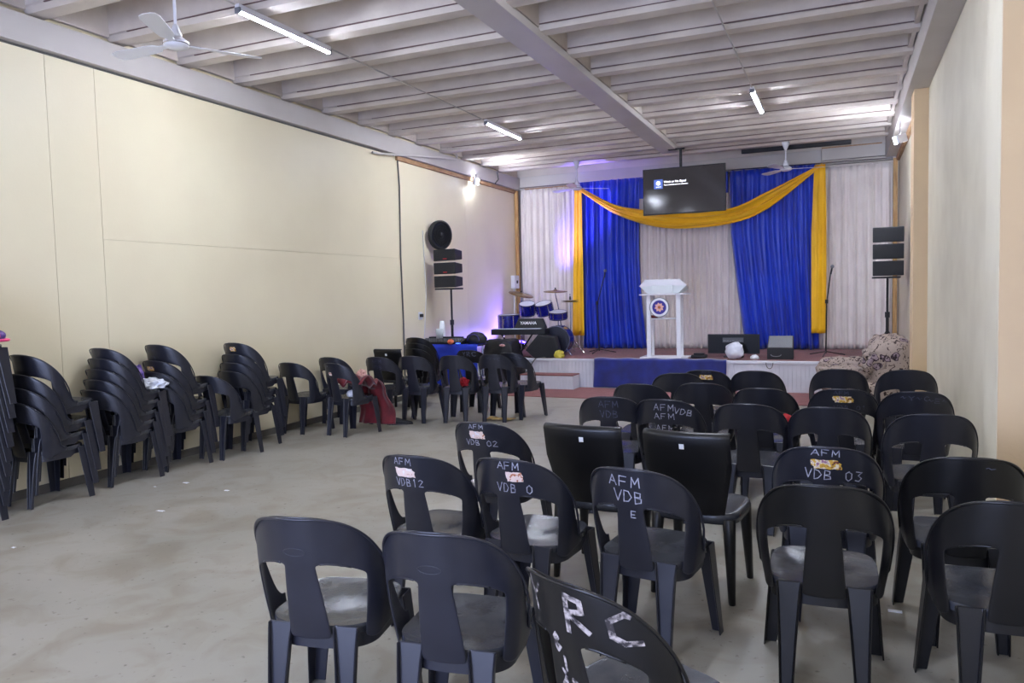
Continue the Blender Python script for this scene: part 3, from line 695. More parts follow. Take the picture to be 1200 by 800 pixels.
# ------------------------------------------------------------------ hanging screen
t = empty('hanging_television', (-2.37, 12.55, 3.18), 0, 'large flat television hung on a black pole below the centre beam', 'television')
W2, H2 = .665, .375
MB().box(-W2, W2, -.01, .035, -H2, H2).build('bezel', 'black', t, bevel=.006)
MB().box(-W2+.012, W2-.012, -.0125, -.009, -H2+.014, H2-.012).build('screen', 'screen', t)
MB().box(-.35, .35, .035, .09, -.2, .2).build('rear_casing', 'black', t, bevel=.01)
MB().tube([(-.06, .10, .1), (-.06, .10, .685)], .022, 10).build('pole', 'black', t)
MB().box(-.14, .06, .085, .115, -.1, .14).build('mount_plate', 'black', t)
MB().box(-.26, .0, .06, .14, .672, .690).build('ceiling_plate', 'black', t)
MB().box(-.48, -.335, -.0140, -.0122, .045, .195).build('screen_icon', 'icon', t)
def text(body, size, loc, m, parent, name='lettering', rot=(PI/2, 0, 0), ext=.0006, bold=0):
    cu = bpy.data.curves.new(name, 'FONT'); cu.body = body; cu.size = size; cu.extrude = ext; cu.offset = bold; cu.resolution_u = 2
    o = bpy.data.objects.new(name, cu); C.objects.link(o); o.location = loc; o.rotation_euler = rot
    dg = bpy.context.evaluated_depsgraph_get(); me = bpy.data.meshes.new_from_object(o.evaluated_get(dg)); bpy.data.objects.remove(o)
    o = bpy.data.objects.new(name, me); C.objects.link(o); o.location = loc; o.rotation_euler = rot; me.materials.clear(); me.materials.append(MT[m]); o.parent = parent; return o
text('Weak or No Signal', .046, (-.315, -.0135, .135), 'text', t, bold=.0012)
text('Please check the antenna connection', .026, (-.315, -.0135, .093), 'text', t, bold=.0006)
MB().lathe([(.0, 0), (.034, 0), (.034, .002), (0, .002)], 20, (-.407, -.0142, .135), (0, -1, 0)).build('icon_disc', 'text', t)
text('INPUT', .03, (-.445, -.0145, .062), 'text', t)
# ------------------------------------------------------------------ lectern
t = empty('lectern', (-2.64, 12.30, .47), 0, 'white lectern with a slanted top and a round flower emblem', 'lectern')
MB().box(-.38, .38, -.20, .24, 0, .025).build('base', 'white', t, bevel=.005)
for s in (-1, 1):
    MB().box(s*.24-.035, s*.24+.035, -.14, -.10, .025, 1.02).build('front_post', 'white', t, bevel=.004)
    MB().box(s*.24-.02, s*.24+.02, .14, .18, .025, 1.02).build('rear_post', 'white', t, bevel=.004)
MB().box(-.25, .25, -.13, .17, .63, .648).build('shelf', 'white', t, bevel=.003)
MB().box(-.38, .37, -.20, .24, 1.02, 1.042).build('table_shelf', 'white', t, bevel=.004)
hexp = [(-.25, 1.045), (.25, 1.045), (.375, 1.165), (.27, 1.265), (-.27, 1.265), (-.375, 1.165)]
hexq = [(-.22, 1.045), (.22, 1.045), (.33, 1.09), (.25, 1.12), (-.25, 1.12), (-.33, 1.09)]
MB().loft([[(x_, -.16, z_) for x_, z_ in hexp], [(x_, .20, z_) for x_, z_ in hexq]]).build('reading_box', 'wood_white', t, bevel=.005)
MB().loft([[(x_*1.02, -.185, z_+(.006 if z_ > 1.2 else 0)) for x_, z_ in hexp[2:]], [(x_*1.02, -.16, z_+.006) for x_, z_ in hexp[2:]], [(x_*1.02, .21, z_+.012) for x_, z_ in hexq[2:]], [(x_*1.02, .21, z_+.004) for x_, z_ in hexq[2:]]]).build('reading_board', 'white', t)
MB().box(-.17, .17, -.205, -.187, 1.045, 1.175).build('front_panel', 'wood_white', t, bevel=.003)
em = MB().lathe([(0, 0), (.160, 0), (.160, .012), (0, .012)], 48, (-.06, -.145, .825), (0, -1, 0)).build('emblem', 'greyp', t)
MB().lathe([(0, .0), (.148, 0), (.148, .003), (0, .003)], 48, (-.06, -.157, .825), (0, -1, 0)).build('emblem_ring', 'white', em)
MB().lathe([(0, .0), (.112, 0), (.112, .003), (0, .003)], 48, (-.06, -.160, .825), (0, -1, 0)).build('emblem_field', 'emb_blue', em)
mb = MB()
for k in range(8):
    a = 2*PI*k/8+.2; ca, sa = math.cos(a), math.sin(a)
    ring = [(.01, 0), (.05, -.022), (.078, 0), (.05, .022)]
    lo_ = [(-.06+p*ca-q*sa, -.1632, .825+p*sa+q*ca) for p, q in ring]; hi_ = [(x_, -.1660, z_) for x_, _, z_ in lo_]
    mb.loft([lo_, hi_])
mb.build('emblem_petals', 'emb_pink', em)
MB().lathe([(0, 0), (.024, 0), (.02, .004), (0, .004)], 20, (-.06, -.1655, .825), (0, -1, 0)).build('emblem_heart', 'emb_or', em)
t2 = tag(bx('red_bottle_tops', 'red', -2.87, -2.76, 12.28, 12.33, 1.12, 1.165, bevel=.01), 'small reddish thing lying on the lectern shelf', 'ornament'); t2.name = 'small_ornament'
# ------------------------------------------------------------------ stage front things
t = empty('floor_monitor', (-1.60, 12.52, .47), 0, 'flat black television standing low on the stage floor', 'television')
MB().box(-.40, .40, -.02, .03, .06, .50-.13).build('bezel', 'black', t, bevel=.005)
MB().box(-.387, .387, -.0225, -.019, .075, .355).build('screen', 'offscreen', t)
MB().box(-.15, .15, -.06, .10, 0, .02).build('foot', 'black', t, bevel=.005)
MB().box(-.04, .04, -.01, .03, .02, .08).build('neck', 'black', t)
MB().box(-.165, .155, -.0245, -.0222, .24, .315).build('screen_box', 'dimtext', t)
text('Weak or No Signal', .036, (-.155, -.0255, .255), 'greyp', t)
t.scale = (1, 1, 1.0)
t = empty('stage_wedge', (-.875, 12.38, .47), 0, 'black wedge-shaped stage speaker with a sloping grey grille', 'speaker')
MB().loft([[(-.19, -.17, 0), (-.19, -.17, .17), (-.18, .02, .345), (-.18, .12, .345), (-.18, .16, 0)], [(.19, -.17, 0), (.19, -.17, .17), (.18, .02, .345), (.18, .12, .345), (.18, .16, 0)]]).build('cabinet', 'black', t, bevel=.008)
MB().loft([[(-.175, -.166, .178), (.175, -.166, .178), (.168, .012, .343), (-.168, .012, .343)], [(-.175, -.172, .184), (.175, -.172, .184), (.168, .006, .349), (-.168, .006, .349)]]).build('grille', 'wedge_top', t)
MB().tube([(-.06+.075*math.cos(a), -.176, .075-.03*math.sin(a)) for a in [PI*i/12 for i in range(13)]], .006, 6).build('handle', 'greyp', t)
def blob(name, m, c, s, label, cat, amp=.25, seed=0, fr=2.5, floorz=None, group=None, sub=3, par=None):
    bm = bmesh.new(); bmesh.ops.create_icosphere(bm, subdivisions=sub+1, radius=1)
    for v in bm.verts:
        n_ = noise.noise(v.co*fr+Vector((seed, 0, 0)))+.5*noise.noise(v.co*fr*2.3+Vector((0, seed, 0)))
        v.co = v.co*(1+amp*n_); v.co = Vector((v.co.x*s[0], v.co.y*s[1], v.co.z*s[2]))+Vector(c)
        if floorz is not None and v.co.z < floorz: v.co.z = floorz+random.random()*.001
    mb = MB(); mb.bm.free(); mb.bm = bm; o = mb.build(name, m, par, smooth=True)
    return tag(o, label, cat, group) if label else o
blob('plastic_bag', 'bag', (-1.55, 12.22, .60), (.145, .11, .135), 'knotted white plastic bag standing before the low television', 'bag', seed=3, floorz=.472, amp=.20, fr=1.5)
blob('paper_cup', 'cup', (-1.24, 12.15, .50), (.06, .04, .045), 'small crumpled white paper lump at the stage edge', 'paper', seed=8, floorz=.472).name = 'crumpled_paper'
t = tag(MB().box(-2.22, -1.98, 12.2, 12.36, .472, .53).build('junction_box', 'black', bevel=.02), 'low black cable box on the stage beside the lectern foot', 'box')
MB().box(-2.18, -2.02, 12.22, 12.34, .53, .555).build('lid', 'black', t, bevel=.01)
tag(MB().tube([(-1.03+.02*math.sin(i), 11.86, .46-.018*i+(.0 if i < 6 else .03*(i-6))) if False else (-1.0+.05*math.cos(PI*i/8), 11.86, .45-.09*math.sin(PI*i/8)) for i in range(9)], .005, 6).build('cable_loop', 'cable'), 'thin grey cable looping below the stage edge', 'cable')
def mic_stand(x, y, z, top, boomx, label, lean=0):
    t = empty('microphone_stand', (x, y, z), 0, label, 'stand', 'microphone stands on the stage')
    for k in range(3):
        a = 2*PI*k/3+.4; MB().tube([(0, 0, .07), (.30*math.cos(a), .30*math.sin(a), .012)], .008, 6).build('leg', 'black', t)
    h = top-z
    MB().tube([(0, 0, .04), (lean*.5, 0, h*.62)], .011, 8).build('pole', 'black', t)
    MB().lathe([(.0, -.03), (.022, -.03), (.022, .03), (0, .03)], 12, (lean*.5, 0, h*.62)).build('clutch', 'black', t)
    MB().tube([(lean*.5, 0, h*.60), (boomx, -.04, h*.95)], .009, 8).build('boom', 'black', t)
    m_ = MB().tube([(boomx, -.04, h*.93), (boomx+.02, -.06, h)], .013, 8).build('microphone', 'black', t)
    MB().lathe([(0, -.03), (.024, -.018), (.028, 0), (.024, .018), (0, .03)], 12, (boomx+.024, -.065, h+.02)).build('windscreen', 'greyp', m_, smooth=True)
mic_stand(-4.02, 13.15, .47, 1.92, .13, 'black microphone stand before the left blue curtain', -.05)
mic_stand(-.245, 12.95, .47, 1.85, .07, 'black microphone stand before the right yellow tail', .02)
# ------------------------------------------------------------------ speaker towers
def array(x, y, zb, ztop_, z0, label, red, wd=.20, yaw_=0):
    t = empty('speaker_stand', (x, y, z0), yaw_, 'black pole stand carrying three speakers '+label, 'stand', 'speaker stands')
    MB().tube([(0, .05, .1), (0, .05, zb-z0-.55)], .022, 10).build('lower_tube', 'black', t)
    MB().tube([(0, .05, zb-z0-.56), (0, .05, zb-z0-.02)], .016, 10).build('upper_tube', 'black', t)
    MB().lathe([(0, -.04), (.032, -.04), (.032, .04), (0, .04)], 14, (0, .05, zb-z0-.55)).build('collar', 'black', t)
    MB().box(-wd+.0, wd-.04, -.12, .16, zb-z0-.03, zb-z0-.005).build('top_plate', 'black', t, bevel=.004)
    for k in range(3):
        a = 2*PI*k/3+PI/2-.5*0; MB().tube([(0, .05, .45), (.27*math.cos(a), .05+.27*math.sin(a), .012)], .010, 6).build('leg', 'black', t)
    H = (ztop_-zb)/3
    for i, nm in enumerate(('lowest', 'middle', 'top')):
        s = empty('array_speaker', (x, y, zb+H*i), yaw_, f'{nm} of the three black box speakers {label}', 'speaker', 'array speakers '+label)
        h = H-.022; c = .03*(1-i)
        MB().loft([[(-wd, -.13, .004+0), (wd, -.13, .004), (wd-.05, .17, .03), (-wd+.05, .17, .03)], [(-wd, -.13, h), (wd, -.13, h), (wd-.05, .17, h-.02), (-wd+.05, .17, h-.02)]]).build('cabinet', 'black', s, bevel=.008)
        MB().box(-wd+.012, wd-.012, -.136, -.128, .016, h-.012).build('grille', 'grille', s, bevel=.003)
        if red and i: MB().box(-.02, .05, -.1385, -.1355, .028, .042).build('badge', 'red_led', s)
array(.585, 12.12, 1.685, 2.395, .47, 'at the right end of the stage', False)
array(-5.72, 10.7, 1.69, 2.315, 0, 'beside the left wall', True, wd=.20, yaw_=math.radians(-4))
# wall fan above left tower
t = empty('wall_fan', (-5.99, 10.85, 2.54), 0, 'round black wall-mounted fan above the left speakers', 'fan')
q = Vector((1, -.35, -.05)).normalized()
MB().lathe([(.20, -.04), (.235, -.03), (.235, .03), (.20, .04), (.195, .03), (.195, -.03), (.20, -.04)], 32, (0.05, 0, 0), q).build('cage_ring', 'black', t, smooth=True)
for rr_ in (.05, .09, .13, .17): MB().lathe([(rr_-.004, .032), (rr_+.004, .032), (rr_+.004, .040), (rr_-.004, .040), (rr_-.004, .032)], 28, (.05, 0, 0), q).build('cage_wire', 'black', t)
MB().lathe([(0, .0), (.05, 0), (.04, .045), (0, .05)], 20, (.05, 0, 0), q).build('hub', 'black', t, smooth=True)
MB().lathe([(0, -.02), (.195, -.02), (.195, -.016), (0, -.016)], 28, (.05, 0, 0), q).build('rear_guard', mat('navy_guard', (38, 42, 74), .5), t)
for k in range(5):
    a = 2*PI*k/5; b_ = MB().loft([[(.04, -.03, 0), (.18, -.06, .01), (.18, .05, .03), (.04, .02, .02)], [(.04, -.03, .003), (.18, -.06, .013), (.18, .05, .033), (.04, .02, .023)]]).build('blade', mat('navy_blade', (30, 34, 60), .4), t)
    b_.location = (.05, 0, 0); b_.rotation_mode = 'QUATERNION'; b_.rotation_quaternion = Vector((0, 0, 1)).rotation_difference(q) @ Matrix.Rotation(a, 3, 'Z').to_quaternion()
MB().box(-.10, .0, -.04, .04, -.05, .05).build('wall_bracket', 'black', t, bevel=.005)
# ------------------------------------------------------------------ sound desk
t = empty('sound_desk', (-5.62, 10.55, 0), 0, 'table under a bright blue cloth carrying sound equipment', 'table')
MB().box(-.44, .56, -.27, .05, .79, .81).build('tabletop', 'black', t)
for sx in (-.40, .52):
    for sy in (-.22, .02): MB().tube([(sx, sy, 0), (sx, sy, .79)], .016, 8).build('leg', 'steel', t)
def dcl(a, b):
    x = -.46+1.04*a
    if b < .3: return Vector((x, .06-.36*b/.3, .818))
    return Vector((x, -.30-.012*math.sin(x*34)*(b-.3), .818-(b-.3)/.7*.66))
MB().grid(dcl, 60, 14).build('tablecloth', mat('bright_blue_cloth', (16, 52, 190), .7, rgb2=(10, 40, 160), nscale=4), t, smooth=True, solid=.004)
t = empty('mixing_console', (-5.62, 10.40, .822), 0, 'dark mixing console lying on the blue sound desk', 'mixer')
MB().loft([[(-.42, -.12, 0), (.30, -.12, 0), (.30, .06, 0), (-.42, .06, 0)], [(-.42, -.12, .03), (.30, -.12, .03), (.30, .06, .085), (-.42, .06, .085)]]).build('console_body', 'black', t, bevel=.005)
mb = MB(); rnd = random.Random(2)
for i in range(22):
    for j in range(3): mb.box(-.39+i*.030, -.377+i*.030, -.10+j*.05, -.086+j*.05, .035+.015*j, .058+.015*j)
tag(mb.build('knobs', 'greyp', t), kind='stuff')
t = empty('equipment_case', (-5.72, 10.52, .822), 0, 'dark rack case at the back of the blue sound desk', 'case')
MB().box(-.30, .28, .0, .09, 0, .10).build('case_body', 'black', t, bevel=.006)
MB().box(-.29, .27, -.004, 0, .03, .08).build('front_plate', 'greyp', t)
mb = MB()
for k in range(9): pass
def cup_stack(x, y, z, n, label, col='cup', r0_=.047, r1=.033):
    prof = [(0, 0), (r0_, 0), (r0_+.004, .006), (r0_, .01)]
    t = empty('cup_stack', (x, y, z), 0, label, 'cups')
    for i in range(n):
        MB().lathe([(r0_-.002*0, .0), (r0_+.003, .004), (r0_, .008), (r1, .11), (0, .11)], 20, (0, 0, i*.017)).build('cup', col, t, smooth=True)
cup_stack(-5.80, 10.57, .925, 9, 'stack of white paper cups turned upside down on the sound desk')
MB_ = MB().lathe([(0, 0), (.05, 0), (.058, .15), (.055, .15), (.05, .01)], 24, (-5.785, 10.45, .90)).build('clear_tub', mat('frosted_tub', (190, 196, 200), .3), smooth=True)
tag(MB_, 'frosted tub standing before the cup stack on the sound desk', 'tub')
o = blob('orange_ball', 'orange', (-5.50, 10.275, .862), (.05, .05, .04), 'small orange ball lying on the blue desk edge', 'ball', amp=.08)
t = empty('desk_bag', (-5.16, 10.48, .82), 0, 'dark domed bag standing on the right end of the desk', 'bag')
o = blob('bag_body', 'black', (0, 0, .06), (.17, .13, .12), None, None, amp=.07, floorz=.002, par=t)
MB().tube([(.1*math.cos(PI*i/10), -.11, .05+.10*math.sin(PI*i/10)) for i in range(11)], .006, 6).build('strap', mat('violet_strap', (60, 50, 140), .5), t)
tag(MB().box(-5.42, -5.33, 10.28, 10.38, .822, .85).build('headphones', 'led', bevel=.006), 'small device with a pale blue light on the sound desk', 'device').name = 'lit_device'
# ------------------------------------------------------------------ drums and keyboard
GD = 'drums of the blue kit'
def drum(name, c, rad, h, ax, label, head_front=True, m='drum'):
    ax = Vector(ax).normalized(); t = empty(name, c, 0, label, 'drum', GD)
    MB().lathe([(rad-.005, -h/2), (rad, -h/2), (rad, h/2), (rad-.005, h/2), (rad-.005, -h/2)], 36, (0, 0, 0), ax).build('shell', m, t, smooth=False)
    for s in (-1, 1):
        MB().lathe([(rad-.002, s*h/2-.012), (rad+.006, s*h/2-.012), (rad+.006, s*h/2+.006), (rad-.002, s*h/2+.006), (rad-.002, s*h/2-.012)], 36, (0, 0, 0), ax).build('hoop', 'hoop', t, smooth=False)
        MB().lathe([(0, s*h/2), (rad, s*h/2), (rad, s*h/2+.002), (0, s*h/2+.002)], 36, (0, 0, 0), ax).build('drumhead', 'skin' if m == 'drum' else 'grille', t)
    Q = Vector((0, 0, 1)).rotation_difference(ax)
    for k in range(6):
        a = 2*PI*k/6+.3; p0 = Q @ Vector(((rad+.008)*math.cos(a), (rad+.008)*math.sin(a), -h/2+.01)); p1 = Q @ Vector(((rad+.008)*math.cos(a), (rad+.008)*math.sin(a), h/2-.01))
        MB().tube([p0, p1], .008, 6).build('lug', 'steel', t)
    return t
drum('tom_drum', (-5.34, 13.0, 1.29), .14, .20, (.1, -.35, 1), 'left rack tom of the blue drum kit, strongly lit violet')
drum('tom_drum', (-5.00, 13.0, 1.29), .15, .20, (-.1, -.35, 1), 'right rack tom of the blue drum kit')
ft = drum('floor_tom', (-5.60, 12.75, 1.02), .19, .34, (0, -.05, 1), 'blue floor tom at the left of the kit')
for k in range(3):
    a = 2*PI*k/3+.4; MB().tube([(.2*math.cos(a), .2*math.sin(a), .1), (.22*math.cos(a), .22*math.sin(a), -.545)], .009, 6).build('leg', 'steel', ft)
sn = drum('snare_drum', (-4.72, 12.95, 1.17), .16, .12, (.05, -.2, 1), 'shallow blue snare drum below the high cymbal')
MB().tube([(0, 0, -.06), (0, 0, -.5)], .011, 8).build('stand_post', 'steel', sn)
for k in range(3): a = 2*PI*k/3; MB().tube([(0, 0, -.5), (.22*math.cos(a), .22*math.sin(a), -.69)], .008, 6).build('leg', 'steel', sn)
bd = drum('bass_drum', (-4.66, 12.75, .735), .25, .34, (.12, -1, 0), 'dark bass drum standing behind the black stage speaker', m='drum')
drum_head = MB().lathe([(0, .171), (.245, .172), (.245, .178), (0, .178)], 36, (0, 0, 0), Vector((.12, -1, 0)).normalized()).build('front_head', mat('black_drumhead', (24, 26, 44), .4), bd)
for s in (-1, 1): MB().tube([(s*.2, -.1, -.15), (s*.33, -.2, -.275)], .009, 6).build('spur', 'steel', bd)
def cymbal(c, rad, ax, base, label, z0=.47):
    t = empty('cymbal', c, 0, label, 'cymbal', 'cymbals of the drum kit'); ax = Vector(ax).normalized()
    MB().lathe([(.012, .035), (.03, .030), (.045, .014), (rad*.5, .008), (rad, -.006), (rad, -.009), (rad*.5, .004), (.04, .008), (.012, .02)], 40, (0, 0, 0), ax).build('plate', 'brass', t, smooth=True)
    b = Vector(base)-Vector(c)
    MB().tube([(0, 0, .05), (0, 0, -.06), (b.x*.3, b.y*.3, -.25), (b.x, b.y, b.z+.12)], .010, 8).build('stand', 'steel', t)
    MB().lathe([(0, 0), (.014, 0), (.014, .03), (0, .03)], 10, (0, 0, .035)).build('wing_nut', 'black', t)
    for k in range(3): a = 2*PI*k/3+.3; MB().tube([(b.x, b.y, b.z+.2), (b.x+.2*math.cos(a), b.y+.2*math.sin(a), b.z+.01)], .007, 6).build('leg', 'steel', t)
cymbal((-4.80, 13.05, 1.60), .22, (.05, -.10, 1), (-4.74, 13.3, .47), 'bronze cymbal standing high on the right of the kit')
cymbal((-5.56, 13.25, 1.56), .24, (.30, -.10, 1), (-5.60, 13.3, .47), 'tilted bronze cymbal near the left wall')
t = empty('hi_hat', (-4.52, 13.05, .47), 0, 'pair of small hi-hat cymbals on a stand right of the kit', 'cymbal', 'cymbals of the drum kit')
for dz, s in ((.93, 1), (.955, -1)): MB().lathe([(.01, .02*s), (.035, .018*s), (.16, 0), (.16, -.003*s), (.03, .014*s), (.01, .016*s)], 32, (0, 0, dz)).build('hi_hat_plate', 'brass', t, smooth=True)
MB().tube([(0, 0, .02), (0, 0, 1.08)], .009, 8).build('rod', 'steel', t)
MB().lathe([(0, -.03), (.02, -.03), (.014, .03), (0, .03)], 12, (0, 0, 1.0)).build('clutch', 'black', t)
for k in range(3): a = 2*PI*k/3; MB().tube([(0, 0, .3), (.25*math.cos(a), .25*math.sin(a), .01)], .008, 6).build('leg', 'steel', t)
# keyboard on an X stand with its cover box
t = empty('keyboard', (-5.22, 12.2, .93), math.radians(6), 'long black electronic keyboard on a crossed stand', 'keyboard')
MB().box(-.42, .55, -.16, .16, -.065, .03).build('keyboard_body', 'black', t, bevel=.008)
mb = MB()
for k in range(36): mb.box(-.38+k*.0235, -.358+k*.0235, -.15, -.02, .03, .040)
tag(mb.build('keys', 'skin', t), kind='stuff')
for s in (-1, 1): MB().tube([(-s*.30, s*.03, -.05), (s*.30, s*.03, -.91)], .014, 8).build('stand_bar', 'black', t)
for s in (-1, 1): MB().tube([(s*.30, -.2, -.915), (s*.30, .2, -.915)], .012, 8).build('stand_foot', 'black', t)
t = empty('keyboard_cover', (-5.05, 12.33, .962), math.radians(6), 'slanted black music rest with a white maker name above the keys', 'rest')
MB().loft([[(-.26, -.02, 0), (.32, -.02, 0), (.32, .10, 0), (-.26, .10, 0)], [(-.19, .03, .17), (.25, .03, .17), (.25, .10, .17), (-.19, .10, .17)]]).build('rest_panel', 'black', t, bevel=.008)
text('YAMAHA', .072, (-.15, -.004, .07), 'white', t, rot=(PI/2-.28, 0, 0), bold=.002)
# black stage speaker lying left
t = empty('angled_speaker', (-4.68, 12.16, .47), math.radians(14), 'black angular stage speaker at the left end of the stage', 'speaker')
MB().loft([[(-.30, y_, z_), (-.16, y_, z_+.0)] if False else [(-.32, y_, .14), (-.17, y_, .0), (.15, y_, .0), (.26, y_, .12), (.20, y_, .36), (-.10, y_, .40)] for y_ in (-.16, .16)]).build('cabinet', 'black', t, bevel=.012)
MB().loft([[(-.28, y_, .14), (-.15, y_, .025), (.135, y_, .025), (.23, y_, .125), (.175, y_, .335), (-.085, y_, .37)] for y_ in (-.168, -.16)]).build('grille', 'grille', t, bevel=.003)
MB().lathe([(0, 0), (.022, 0), (.018, .006), (0, .006)], 16, (.02, -.168, .16), (0, -1, 0)).build('badge', 'black', t)
blob('yellow_bag', 'yellowb', (-4.36, 11.98, .53), (.085, .06, .075), 'crumpled yellow plastic lump on the stage edge', 'bag', seed=5, floorz=.476)
# dark heap of covers and bags left of the stage
t = empty('covered_case', (-5.30, 11.75, 0), 0, 'heap of black cloth over a case left of the stage end', 'case')
def heap(a, b):
    ang = 2*PI*a; rr_ = 1-.0*b
    z = .80*math.sin(b*PI/2)**.7; k_ = (math.cos(b*PI/2))**.35
    n_ = .06*noise.noise(Vector((math.cos(ang)*2, math.sin(ang)*2, b*3)))
    return Vector((math.copysign(abs(math.cos(ang))**.6, math.cos(ang))*(.34+n_)*k_, math.copysign(abs(math.sin(ang))**.6, math.sin(ang))*(.26+n_)*k_, z+n_*.6*b))
MB().grid(heap, 48, 16).build('cloth_cover', 'black', t, smooth=True)
blob('shoes_heap', 'pinkish', (0, 0, 0), (.05, .03, .02), None, None, par=t).location = (.12, -.27, .72)
t.children[-1].name = 'pale_trim'
tag(MB().tube([(-4.62, 12.02, .485), (-4.75, 11.86, .47), (-4.9, 11.84, .25), (-5.05, 11.7, .02), (-5.3, 11.3, .02)], .010, 6).build('stage_cable', 'cable'), 'grey cable running down from the stage to the floor', 'cable')
# led par can lighting the drummer's corner
t = empty('led_par_lamp', (-5.72, 13.55, .47), 0, 'small lamp behind the drums throwing violet blue light', 'light')
MB().lathe([(0, 0), (.08, 0), (.09, .12), (.08, .125), (0, .11)], 20, (0, 0, .05), (.25, -.15, 1)).build('can', 'black', t)
MB().lathe([(0, 0), (.075, 0), (.075, .003), (0, .003)], 20, Vector((0, 0, .05))+Vector((.25, -.15, 1)).normalized()*.127, (.25, -.15, 1)).build('lens', mat('violet_lens', (90, 70, 255), .3, emit=(70, 50, 255), estr=12), t)
def colour_spot(par, loc, aim, en, col, size, blend=.5, soft=.06):
    L = bpy.data.lights.new('par_beam', 'SPOT'); L.energy = en; L.color = col; L.spot_size = math.radians(size); L.spot_blend = blend; L.shadow_soft_size = soft
    o = bpy.data.objects.new('par_beam', L); C.objects.link(o); o.parent = par; o.location = loc
    d = (Vector(aim)-(Vector(par.location)+Vector(loc))).normalized(); o.rotation_mode = 'QUATERNION'; o.rotation_quaternion = Vector((0, 0, -1)).rotation_difference(d)
colour_spot(t, (.06, -.05, .25), (-5.9, 12.7, 1.5), 45, (.22, .16, 1), 120)
t = empty('led_par_lamp', (-5.18, 13.30, .47), 0, 'second small violet lamp hidden behind the bass drum', 'light')
MB().lathe([(0, 0), (.08, 0), (.09, .12), (.08, .125), (0, .11)], 20, (0, 0, .05), (.25, .1, 1)).build('can', 'black', t)
colour_spot(t, (.03, .02, .22), (-5.02, 14.35, 2.45), 420, (.20, .14, 1), 17, .9)
colour_spot(t, (.03, .02, .22), (-4.25, 14.1, 3.95), 1100, (.22, .16, 1), 30, .9)
# ------------------------------------------------------------------ left wall fittings
tag(MB().tube([(XL+.035, 9.18, 3.60), (XL+.05, 9.3, 3.60), (XL+.16, 11.5, 3.845), (XL+.16, 11.52, 3.93)], .017, 8).build('wall_pipe', 'beam'), 'painted pipe slanting along the top of the left wall', 'pipe')
tag(MB().tube([(XL+.02, 9.86, 3.60), (XL+.014, 9.90, 3.2), (XL+.014, 9.87, 2.2), (XL+.014, 9.89, 1.2), (XL+.014, 9.88, .1)], .011, 6).build('wall_cable', 'cable'), 'dark cable hanging straight down the left wall', 'cable')
t = tag(MB().box(XL, XL+.09, 14.02, 14.24, 1.68, 1.94).build('meter_box', 'white', bevel=.006), 'white electrical box by the far left corner', 'box')
MB().box(XL+.09, XL+.096, 14.10, 14.17, 1.78, 1.84).build('meter_window', 'black', t)
tag(MB().tube([(XL+.03, 14.1, 1.68), (XL+.03, 14.1, .5)], .014, 6).build('drop_conduit', 'white'), 'white conduit below the electrical box', 'conduit')
t = tag(MB().box(XL, XL+.012, 10.35, 10.47, 1.20, 1.32).build('wall_socket', 'white', bevel=.003), 'white wall socket with a black plug above the sound desk', 'socket')
MB().box(XL+.012, XL+.06, 10.37, 10.42, 1.24, 1.29).build('plug', 'black', t, bevel=.006)
tag(MB().tube([(XL+.012, 10.55, 2.6), (XL+.012, 10.6, 1.6), (XL+.012, 10.5, .9)], .006, 6).build('thin_cable', 'cablew'), 'thin white cable on the wall behind the speakers', 'cable')
tag(MB().tube([(XL+.09, 13.3, 3.88), (XL+.09, 13.34, 3.75), (XL+.09, 13.2, 3.66)], .012, 6).build('short_cable', 'cable'), 'short dark cable on the beam in the far left corner', 'cable')
# ------------------------------------------------------------------ sofa
t = empty('floral_sofa', (.255, 11.1, 0), 0, 'low sofa in beige and dark flower fabric by the right wall', 'sofa')
def pad(name, x0, x1, y0, y1, z0, z1, e=.35, amp=.02, seed=0):
    cx, cy, cz = (x0+x1)/2, (y0+y1)/2, (z0+z1)/2; hx, hy, hz = (x1-x0)/2, (y1-y0)/2, (z1-z0)/2
    def fn(a, b):
        th = 2*PI*a; ph = PI*(b-.5); f_ = lambda v, p: math.copysign(abs(v)**p, v)
        d = Vector((f_(math.cos(ph), e)*f_(math.cos(th), e), f_(math.cos(ph), e)*f_(math.sin(th), e), f_(math.sin(ph), e)))
        n_ = amp*(noise.noise(d*2.2+Vector((seed, 0, 0)))+.5*noise.noise(d*6+Vector((seed, 0, 0))))
        return Vector((cx+d.x*(hx+n_), cy+d.y*(hy+n_), cz+d.z*(hz+n_)))
    return MB().grid(fn, 56, 36).build(name, 'floral', t, smooth=True)
pad('seat_base', -.42, .42, -.48, .60, .0, .34)
pad('seat_cushion', -.56, .20, -.22, .46, .30, .50, .45, .03, 2)
pad('arm', -.60, .26, .24, .62, .10, .57, .5, .03, 4)
pad('back', .05, .585, -.46, .62, .02, .90, .55, .03, 6)
pad('loose_cushion', -.02, .34, -.44, .0, .40, .76, .6, .06, 9)
